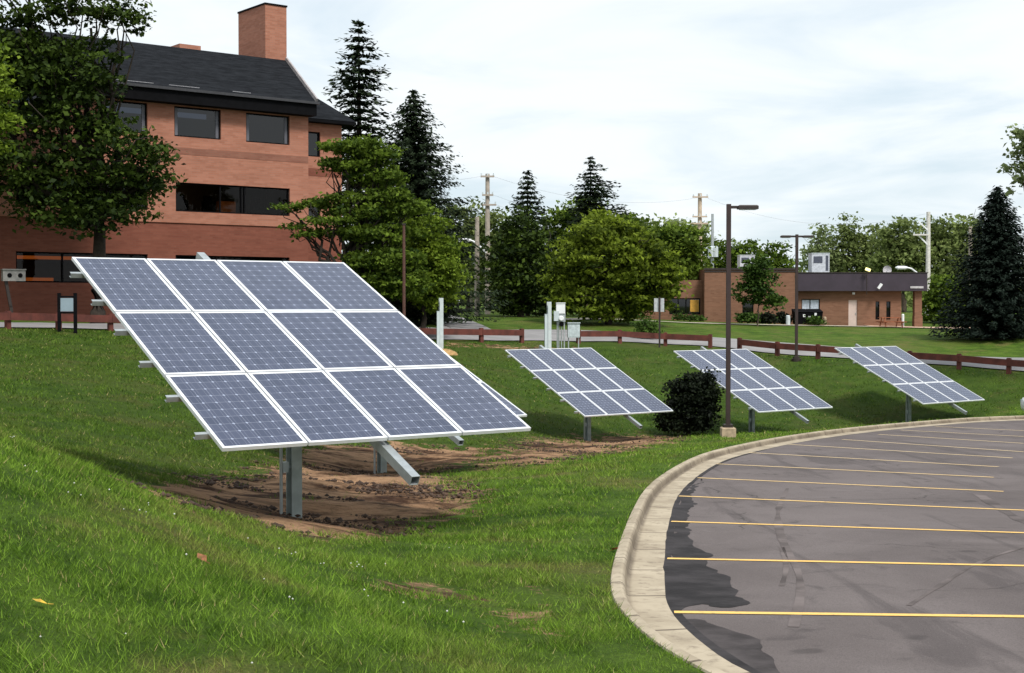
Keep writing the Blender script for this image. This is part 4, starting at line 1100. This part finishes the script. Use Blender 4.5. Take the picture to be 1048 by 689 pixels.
def quads(n): return np.arange(4 * n).reshape(n, 4)
def limb(mb, a, b, r0, r1, rng, wob=.08, n=5):
    a = np.array(a, float); b = np.array(b, float); L = np.linalg.norm(b - a); pts = []
    for i in range(n + 1):
        q = a + (b - a) * i / n
        if 0 < i < n: q = q + rng.normal(size=3) * L * wob * .5
        pts.append(q)
    rs = [r0 + (r1 - r0) * i / n for i in range(n + 1)]
    mb.tube([Vector(p) for p in pts], rs, 7)
    return pts
def broadleaf(name, base_px, d, lobes, mat, lab, n=9000, leaf=None, trunk_r=.2, clump=None, bark=None, group=None, seed=1, sparse=1.0, cat='tree', base_d=None, fork=None):
    rng = np.random.RandomState(seed)
    bx_ = at(base_px, 300, base_d or d); z0 = h1(bx_.x, bx_.y)
    B = np.array((bx_.x, bx_.y, z0))
    t_ = thing(name, tuple(B), lab, cat, 0, group)
    k = d / FPX
    leaf = leaf or d * .0031; clump = clump or max(.35, d * .0085)
    L = []
    for lb in lobes:
        px, py, rx, ry = lb[:4]; dd = lb[4] if len(lb) > 4 else rng.uniform(-.3, .3) * rx * k
        c = np.array(at(px, py, d + dd)) - B; L.append((c, np.array((rx * k, rx * k * .9, ry * k))))
    wts = np.array([l[1][0] * l[1][2] for l in L]); wts /= wts.sum()
    per = 26; C = int(n / per)
    cen = []; 
    for (c, r), wt in zip(L, wts):
        m = max(4, int(C * wt)); u = rng.normal(size=(m, 3)); u /= np.linalg.norm(u, axis=1)[:, None]
        rad = rng.uniform(.35, 1.0, size=(m, 1)) ** .6
        bump = 1 + .10 * np.sin(u[:, 1:2] * 9 + 2.1 * seed) * np.sin(u[:, 2:3] * 8 + seed) + .16 * np.sin(u[:, :1] * 5 + seed) + rng.uniform(-.10, .10, size=(m, 1))
        cen.append(c + u * rad * r * bump)
    cen = np.vstack(cen); m = len(cen)
    hgt = (cen[:, 2] - cen[:, 2].min()) / (np.ptp(cen[:, 2]) + 1e-6)
    ct_ = np.clip(rng.normal(.48, .30, size=m), 0, 1)
    cr = clump * rng.uniform(.6, 1.25, size=m)
    num = np.maximum(3, (per * sparse * rng.uniform(.55, 1.4, size=m)).astype(int))
    idc = np.repeat(np.arange(m), num)
    P = cen[idc] + rng.normal(size=(len(idc), 3)) * cr[idc][:, None] * np.array((.60, .60, .20))
    ok = P[:, 2] > .15; P = P[ok]; idc = idc[ok]
    sz = leaf * rng.uniform(.5, 1.5, size=len(P))
    V = leaf_arrays(P, sz, rng)
    tint = np.repeat(np.clip(ct_[idc] + rng.normal(size=len(P)) * .16, 0, 1), 4)
    np_mesh('crown', V, quads(len(P)), mat, t_, tint)
    mb = MB(); low = min(c[2] - r[2] * .3 for c, r in L)
    mean = np.mean([c for c, r in L], axis=0)
    fk = np.array(fork) if fork is not None else np.array((mean[0] * .35, mean[1] * .35, max(.8, min(low, mean[2] * .55))))
    limb(mb, (0, 0, -.4), fk, trunk_r, trunk_r * .72, rng, .03)
    for c, r in L:
        e = fk + (c - fk) * .9; limb(mb, fk, e, trunk_r * .55, trunk_r * .16, rng, .12)
        for _ in range(4):
            q = c + rng.normal(size=3) * r * .45; limb(mb, fk + (e - fk) * rng.uniform(.45, .95), q, trunk_r * .18, trunk_r * .05, rng, .14, 4)
    mb.build('trunk', bark or M_bark, t_, True)
    return t_
def conifer(name, px, top, base, d, rpx, mat, lab, seed=1, whorls=34, per=9, droop=.28, power=.85, spray=None, group=None, bare=0.0, ragged=.25, low=.04, side=0.0):
    rng = np.random.RandomState(seed)
    p = at(px, base, d); z0 = h1(p.x, p.y); hh = at(px, top, d).z - z0; rad = rpx * d / FPX
    t_ = thing(name, (p.x, p.y, z0), lab, 'tree', 0, group)
    spray = spray or max(.28, d * .0042)
    Ps = []; Ts = []; Sz = []; tn = []
    mb = MB(); mb.tube([(0, 0, -.4), (0, 0, hh * .5), (0, 0, hh)], [hh * .018, hh * .011, .015], 8)
    for w_ in range(whorls):
        f = low + (1 - low) * (w_ / (whorls - 1)) ** .92
        z = hh * f; nb = per if f < .85 else max(4, per - 3)
        a0 = rng.uniform(0, 6.28)
        for b_ in range(nb):
            if rng.rand() < bare: continue
            a = a0 + b_ * 2 * math.pi / nb + rng.uniform(-.25, .25)
            Lb = rad * ((1 - f) ** power * 1.05 + .015) * rng.uniform(1 - ragged * 1.4, 1 + ragged * .6)
            Lb *= 1 + side * math.cos(a)
            Lb = max(Lb, .10)
            nsp = max(2, int(Lb / (spray * .30)))
            s = (np.arange(nsp) + rng.rand(nsp)) / nsp
            x = s * Lb; dz = -droop * x + droop * .75 * (x ** 2) / max(Lb, .3) + (1 - f) * .0
            tw = 3
            for q in range(tw):
                off = rng.normal(size=(nsp, 3)) * np.c_[s * 0 + 1, s * 0 + 1, s * 0 + .55] * spray * .28 * (.4 + s[:, None])
                P = np.c_[x * math.cos(a), x * math.sin(a), z + dz] + off; Ps.append(P)
                an = a + rng.normal(size=nsp) * .7
                Ts.append(np.c_[np.cos(an), np.sin(an), -droop * 1.3 + rng.normal(size=nsp) * .25])
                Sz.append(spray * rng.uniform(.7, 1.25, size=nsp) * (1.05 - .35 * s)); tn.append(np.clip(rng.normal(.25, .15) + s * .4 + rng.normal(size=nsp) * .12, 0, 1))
            if b_ % 3 == 0: mb.tube([(0, 0, z), (Lb * .75 * math.cos(a), Lb * .75 * math.sin(a), z - droop * Lb * .5)], [.035, .012], 4)
    P = np.vstack(Ps); T = np.vstack(Ts); T /= np.linalg.norm(T, axis=1)[:, None]; s = np.hstack(Sz)[:, None]
    up = rng.normal(size=P.shape) * .45; up[:, 2] += 1
    Bv = np.cross(T, up); Bv /= np.linalg.norm(Bv, axis=1)[:, None]
    V = np.stack([P + T * s * .6, P + Bv * s * .19, P - T * s * .45, P - Bv * s * .19], 1).reshape(-1, 3)
    ok = V.reshape(-1, 4, 3)[:, :, 2].min(1) > .05
    V = V.reshape(-1, 4, 3)[ok].reshape(-1, 3); tint = np.repeat(np.hstack(tn)[ok], 4)
    np_mesh('crown', V, quads(ok.sum()), mat, t_, tint)
    mb.build('trunk', M_bark, t_, True)
    return t_

# left, by the office
broadleaf('oak_tree', 100, 61, [(2, 40, 40, 40), (92, 5, 48, 17), (125, 20, 24, 13), (52, 12, 30, 14), (55, 92, 52, 45), (112, 158, 58, 36), (150, 165, 26, 26), (15, 150, 55, 55), (118, 195, 48, 30), (60, 200, 50, 38), (100, 222, 36, 24), (-50, 90, 60, 100), (20, -45, 90, 40), (96, 120, 20, 16), (82, 72, 46, 36), (40, 55, 40, 22)],
          F_dark, 'large dark broadleaf tree in front of the left half of the brick office', 44000, .24, .36, .55, M_bark, None, 11, .9, fork=(0.1, 0, 4.2), base_d=62.5)
broadleaf('lime_tree', -60, 44, [(-8, 110, 24, 50), (-30, 90, 40, 60), (-45, 130, 40, 70)], F_lime, 'bright green tree just entering at the left edge before the dark oak', 9000, .17, .22, .4, M_bark, None, 12)
broadleaf('maple_tree', 348, 66, [(372, 152, 26, 10), (348, 150, 18, 6), (362, 170, 32, 9), (388, 182, 32, 10), (340, 165, 10, 4), (400, 200, 28, 8), (352, 203, 28, 5), (378, 218, 42, 9), (318, 209, 24, 4), (296, 212, 14, 3), (340, 226, 30, 4), (316, 240, 16, 3), (305, 232, 12, 2.5), (362, 238, 34, 8), (395, 240, 40, 10), (420, 214, 24, 9), (400, 265, 44, 12), (405, 288, 40, 20), (375, 278, 26, 22), (392, 160, 18, 7)],
          F_mid, 'layered green maple before the right end of the brick office', 34000, .19, .22, .34, M_bark, None, 13, .95, fork=(.5, 0, 2.6))
broadleaf('honey_locust_tree', 432, 68.5, [(436, 232, 26, 16), (448, 255, 26, 18), (425, 262, 26, 18), (455, 280, 22, 20), (432, 290, 30, 20), (445, 302, 26, 16)],
          F_lime, 'lighter lime green tree right of the slim brown pole', 13000, .18, .16, .38, M_bark, None, 14)
broadleaf('shade_shrub', 420, 71, [(400, 316, 34, 20), (432, 314, 30, 20), (380, 320, 25, 20)], F_bush, 'dark shrub mass added for the shade at the foot of the maple trees', 9000, .2, .1, .4, M_bark, None, 15, cat='shrub')  # dark leaf mass added to fill the trunk shadow under the maples
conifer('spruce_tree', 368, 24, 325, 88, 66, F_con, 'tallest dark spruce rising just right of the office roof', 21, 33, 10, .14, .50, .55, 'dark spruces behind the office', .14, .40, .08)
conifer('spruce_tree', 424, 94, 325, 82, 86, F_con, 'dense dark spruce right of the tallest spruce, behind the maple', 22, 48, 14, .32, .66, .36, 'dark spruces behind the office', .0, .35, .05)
# middle background
conifer('spruce_tree', 540, 177, 328, 102, 42, F_con, 'slim tiered spruce tip between the utility poles and round maple', 23, 26, 11, .25, .60, .42, None, .0, .3, .1)
conifer('spruce_tree', 604, 162, 328, 104, 66, F_con, 'ragged spruce top rising behind the round maple', 24, 36, 11, .10, .70, .42, None, .18, .45, .1, .25)
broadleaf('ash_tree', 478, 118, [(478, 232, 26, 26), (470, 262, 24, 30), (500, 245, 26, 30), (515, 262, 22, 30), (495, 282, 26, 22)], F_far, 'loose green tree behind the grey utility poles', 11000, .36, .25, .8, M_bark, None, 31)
broadleaf('cedar_tree', 533, 96, [(530, 245, 28, 28), (520, 280, 30, 36), (545, 290, 30, 36), (540, 310, 34, 18)], F_dark, 'very dark brownish evergreen clump left of the round maple', 11000, .3, .3, .7, M_bark, None, 32)
broadleaf('ash_tree', 572, 110, [(575, 232, 24, 22), (560, 255, 24, 26), (600, 222, 20, 18), (640, 238, 30, 18)], F_mid, 'mid green tree crown showing between the two distant spruce tops', 8000, .34, .25, .8, M_bark, None, 33)
broadleaf('round_maple_tree', 622, 88, [(622, 262, 52, 40), (588, 282, 33, 36), (655, 280, 38, 36), (622, 240, 36, 20), (605, 308, 45, 20), (645, 305, 42, 22), (672, 290, 22, 26)],
          F_round, 'big round yellow green maple behind the meter stand', 34000, .27, .3, .58, M_bark, None, 34, 1.0)
broadleaf('elm_tree', 690, 112, [(690, 262, 28, 36), (705, 290, 18, 26), (672, 250, 24, 22), (700, 248, 18, 20)], F_mid, 'darker tree between the round maple and the brick block', 9000, .34, .25, .8, M_bark, None, 35)
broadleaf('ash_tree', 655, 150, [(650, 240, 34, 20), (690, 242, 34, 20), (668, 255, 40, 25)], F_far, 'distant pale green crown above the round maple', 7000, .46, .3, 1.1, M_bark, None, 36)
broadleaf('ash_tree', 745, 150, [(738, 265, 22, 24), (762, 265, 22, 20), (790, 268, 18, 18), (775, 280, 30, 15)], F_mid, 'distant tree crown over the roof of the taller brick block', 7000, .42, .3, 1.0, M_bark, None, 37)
broadleaf('young_tree', 775, 99, [(776, 276, 16, 16), (768, 298, 15, 16), (786, 300, 16, 16), (775, 286, 14, 20), (793, 310, 12, 8)], F_shrub, 'small slender leafy tree against the brown brick wall', 4200, .26, .07, .42, M_bark2, None, 38, .9)
poplars = [(842, 255, 'sparse pale poplar left of the two above the plum fascia', 41), (868, 246, 'pale poplar above the left half of the plum fascia', 42), (893, 252, 'pale poplar above the satellite dish', 43)]
for px, py, lab, sd in poplars:
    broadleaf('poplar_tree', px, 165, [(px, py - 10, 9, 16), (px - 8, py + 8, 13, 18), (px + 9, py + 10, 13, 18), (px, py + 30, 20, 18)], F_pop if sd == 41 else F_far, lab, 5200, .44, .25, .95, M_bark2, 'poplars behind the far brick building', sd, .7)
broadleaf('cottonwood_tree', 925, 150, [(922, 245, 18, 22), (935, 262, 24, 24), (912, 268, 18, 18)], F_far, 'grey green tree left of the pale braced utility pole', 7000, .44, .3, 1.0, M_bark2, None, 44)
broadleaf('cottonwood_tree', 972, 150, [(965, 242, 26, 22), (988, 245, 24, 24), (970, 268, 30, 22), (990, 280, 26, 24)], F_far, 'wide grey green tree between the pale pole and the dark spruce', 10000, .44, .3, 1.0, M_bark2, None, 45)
broadleaf('hawthorn_tree', 968, 116, [(968, 300, 22, 20), (955, 315, 14, 18), (980, 318, 20, 18), (962, 328, 20, 10)], F_mid, 'low dark green tree right of the porch column', 6000, .32, .2, .7, M_bark, None, 46)
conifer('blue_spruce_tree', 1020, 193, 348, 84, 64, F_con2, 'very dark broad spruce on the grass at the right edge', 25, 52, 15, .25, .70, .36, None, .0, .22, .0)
broadleaf('walnut_tree', 1125, 60, [(1046, 134, 15, 12), (1040, 176, 14, 18), (1052, 155, 14, 10), (1062, 160, 24, 30), (1085, 150, 40, 60), (1110, 110, 50, 50), (1130, 190, 50, 60)], F_pop, 'pale green tree whose twigs reach in at the upper right edge', 15000, .22, .16, .38, M_bark2, None, 47, .7)
# dark bush between the arrays
broadleaf('round_bush', 704, 52.6, [(708, 417, 25, 28), (690, 428, 17, 17), (723, 408, 11, 30), (702, 398, 15, 10), (715, 390, 13, 8)], F_bush, 'dark round evergreen bush between two of the far solar arrays', 15000, .13, .1, .28, M_bark, None, 51, cat='bush')
broadleaf('small_shrub', 660, 77, [(660, 334, 9, 9), (666, 339, 9, 6), (657, 341, 8, 5)], F_shrub, 'small bright green shrub just behind the guard rail left of the road sign', 1500, .16, .05, .3, M_bark, None, 52, cat='shrub')
shr = [(640, 321, 22, 9, 100, 'wide pale green shrub at the left end of the footpath'), (706, 327, 14, 5, 104, 'low hedge shrub under the dark annex windows'), (765, 325, 10, 6, 104, 'yellowish low shrub left of the young tree trunk'),
       (780, 327, 9, 5, 104.5, 'low green shrub right of the young tree trunk'), (787, 326, 5, 8, 104, 'narrow dark shrub against the brown brick wall'), (802, 327, 7, 7, 105, 'dark shrub beside the stubby grey green bollard'), (834, 329, 5, 5, 104.5, 'little shrub at the right of the black dumpster')]
for i, (px, py, rx, ry, d, lab) in enumerate(shr):
    broadleaf('shrub', px, d, [(px - rx * .3, py, rx * .7, ry), (px + rx * .35, py + 1, rx * .65, ry * .85)], [F_shrub, F_bush][i in (4, 5)], lab, 1300, .22, .04, .4, M_bark, 'shrubs along the far brick building', 60 + i, cat='shrub')
# far wood closing the horizon
rng = np.random.RandomState(77)
Ps = []; tn = []
for i in range(420):
    x = rng.uniform(-190, 190); y = rng.uniform(215, 260); r = rng.uniform(3.0, 5.5); hh = rng.uniform(5, 9.5)
    u = rng.normal(size=(130, 3)); u /= np.linalg.norm(u, axis=1)[:, None]; rr = rng.uniform(.5, 1, size=(130, 1)) ** .5
    Ps.append(np.array((x, y, -1 + hh * .5)) + u * rr * np.array((r, r, hh * .55))); tn.append(np.clip(rng.normal(.4, .2) + rng.normal(size=130) * .15, 0, 1))
P = np.vstack(Ps); P = P[P[:, 2] > -1.2] if False else P
V = leaf_arrays(P, rng.uniform(.8, 1.6, size=len(P)), rng)
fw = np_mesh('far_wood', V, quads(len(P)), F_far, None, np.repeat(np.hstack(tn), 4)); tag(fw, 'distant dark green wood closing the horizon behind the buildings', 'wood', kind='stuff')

# ------------------------------------------------------------------ grass blades and clods
rng = np.random.RandomState(5)
def blades():
    XS = []; YS = []; HS = []; WS = []
    for y0, y1, dens, hgt, wd in [(4.5, 7, 3200, .050, .0065), (7, 10, 3700, .050, .0070), (10, 14, 2300, .050, .0092), (14, 20, 1200, .052, .0125), (20, 30, 480, .060, .017), (30, 46, 200, .065, .027), (46, 72, 85, .075, .042)]:
        xm = .43 * y1 + .6
        n = int((y1 - y0) * 2 * xm * dens)
        y = rng.uniform(y0, y1, n); x = rng.uniform(-xm, xm, n)
        ok = np.abs(x) < .43 * y + .6
        x, y = x[ok], y[ok]
        dn = vnoise(x, y, .35, 9) * .6 + vnoise(x, y, 1.1, 10) * .6
        ok = (rng.rand(len(x)) < np.clip(dn * 1.25, .15, 1)); x, y = x[ok], y[ok]
        ok = ~inside(x, y, LOTPOLY); x, y = x[ok], y[ok]
        dd = dirt(x, y) + (vnoise(x, y, .42, 12) - .5) * .8 + (vnoise(x, y, .15, 13) - .5) * .4
        ok = (dd < .48) | ((dd < .75) & (rng.rand(len(x)) < .10)); x, y = x[ok], y[ok]
        ok = np.ones(len(x), bool)
        if y1 > 50:
            # nothing grows on the road
            i_ = np.argmin(np.abs(RWs[None, :, 0] - x[:2, None]), 1) if False else None
            yr = np.interp(x, RWs[:, 0], RWs[:, 1]); ok = y < yr + .2
        x, y = x[ok], y[ok]
        XS.append(x); YS.append(y); HS.append(hgt * rng.uniform(.45, 1.35, len(x)) * (.45 + 1.1 * vnoise(x, y, .38, 14) ** 1.5)); WS.append(wd * rng.uniform(.7, 1.3, len(x)))
    return map(np.hstack, (XS, YS, HS, WS))
x, y, hb, wb = blades()
z = H(x, y)
n = len(x)
a_ = rng.uniform(0, 2 * np.pi, n); la = rng.uniform(0, 2 * np.pi, n); lean = hb * rng.uniform(.2, 1.7, n)
ux, uy = np.cos(a_) * wb * .5, np.sin(a_) * wb * .5
V = np.empty((n, 3, 3), np.float32)
V[:, 0] = np.c_[x - ux, y - uy, z - .008]; V[:, 1] = np.c_[x + ux, y + uy, z - .008]; V[:, 2] = np.c_[x + np.cos(la) * lean, y + np.sin(la) * lean, z + hb]
gr = np_mesh('lawn_grass', V.reshape(-1, 3), np.arange(3 * n).reshape(n, 3), MATS['blade'], None, np.repeat(rng.rand(n), 3))
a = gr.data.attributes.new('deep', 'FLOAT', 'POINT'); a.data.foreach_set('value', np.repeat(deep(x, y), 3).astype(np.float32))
tag(gr, 'short green mown grass covering the slopes', 'grass', kind='stuff')
print('blades', n)
# clods on the bare earth
bx0 = np.vstack(DIRT[:2]); 
cxs = rng.uniform(-8, 9, 110000); cys = rng.uniform(14, 56, 110000)
ok = (dirt(cxs, cys) + (rng.rand(110000) - .5) * .4 > .55) & (rng.rand(110000) < np.clip(1.6 - cys / 40, .25, 1)); cxs, cys = cxs[ok], cys[ok]
ok = vnoise(cxs * .5, cys * 1.6 + cxs * .3, .8, 20) > .50; cxs, cys = cxs[ok][:14000], cys[ok][:14000]
ico = np.array([(0, 0, 1), (.9, 0, .1), (.28, .85, .1), (-.73, .53, .1), (-.73, -.53, .1), (.28, -.85, .1), (0, 0, -.8)])
icf = np.array([(0, 1, 2), (0, 2, 3), (0, 3, 4), (0, 4, 5), (0, 5, 1), (6, 2, 1), (6, 3, 2), (6, 4, 3), (6, 5, 4), (6, 1, 5)])
m = len(cxs); sz = .010 + .045 * rng.rand(m) ** 4
th = rng.uniform(0, 6.28, m); ca, sa = np.cos(th), np.sin(th)
I = ico[None] * rng.uniform(.6, 1.3, (m, 7, 3)) * sz[:, None, None] * np.array((1.2, 1, .7))
Vc = np.stack([I[..., 0] * ca[:, None] - I[..., 1] * sa[:, None] + cxs[:, None], I[..., 0] * sa[:, None] + I[..., 1] * ca[:, None] + cys[:, None], I[..., 2] + (H(cxs, cys) + sz * .2)[:, None]], -1)
Fc = (icf[None] + 7 * np.arange(m)[:, None, None]).reshape(-1, 3)
cl_ = np_mesh('earth_clods', Vc.reshape(-1, 3), Fc, plain('clod_earth', (.060, .036, .024), .95, 0, .5, 3))
tag(cl_, 'loose brown clods of earth strewn on the bare dirt', 'earth', kind='stuff')

# little things lying in the lawn
def leaf_thing(px, py, size, col, lab, rz):
    p = hit(px, py); z = h1(*p)
    vs = [(0, -.5, 0), (.16, -.25, .05), (.30, .0, .10), (.20, .28, .06), (0, .55, .12), (-.20, .28, .08), (-.30, 0, .13), (-.16, -.25, .05), (0, 0, .0)]
    mb = MB(); mb.add([(a * size, b_ * size, c_ * size) for a, b_, c_ in vs], [(8, i, (i + 1) % 8) for i in range(8)])
    mb.tube([(0, -.5 * size, 0), (.03 * size, -.85 * size, .05 * size)], .03 * size, 5)
    o = mb.build('fallen_leaf', plain('leaf_' + lab.split()[0], col, .8, 0, .3, 20)); o.location = (p[0], p[1], z + .035); o.rotation_euler = (R(18), R(-12), R(rz))
    tag(o, lab, 'leaf', 'fallen leaves on the lawn')
leaf_thing(207, 577, .11, (.22, .085, .035), 'reddish brown fallen leaf lying on the near lawn slope', 40)
leaf_thing(41, 624, .08, (.46, .30, .03), 'yellow fallen leaf on the grass near the lower left corner', 110)
leaf_thing(629, 566, .12, (.33, .10, .03), 'orange brown fallen leaf on the grass beside the kerb', 200)
mb = MB(); rs = np.random.RandomState(91)
for _ in range(170):
    y_ = rs.uniform(6.5, 14); x_ = rs.uniform(-.36, -.02) * y_
    if vnoise(x_, y_, 1.3, 51) < .5 or dirt(np.array([x_]), np.array([y_]))[0] > .2: continue
    z_ = h1(x_, y_) + rs.uniform(.035, .06); r_ = rs.uniform(.005, .009)
    mb.add([(x_ + r_ * a, y_ + r_ * b_, z_ + r_ * c_) for a, b_, c_ in ((1, 0, 0), (0, 1, 0), (-1, 0, 0), (0, -1, 0), (0, 0, 1), (0, 0, -1))], [(0, 1, 4), (1, 2, 4), (2, 3, 4), (3, 0, 4), (1, 0, 5), (2, 1, 5), (3, 2, 5), (0, 3, 5)])
cf = mb.build('clover_flowers', plain('clover_white', (.55, .55, .50), .8)); tag(cf, 'tiny white clover heads sprinkled through the near grass', 'clover', kind='stuff')
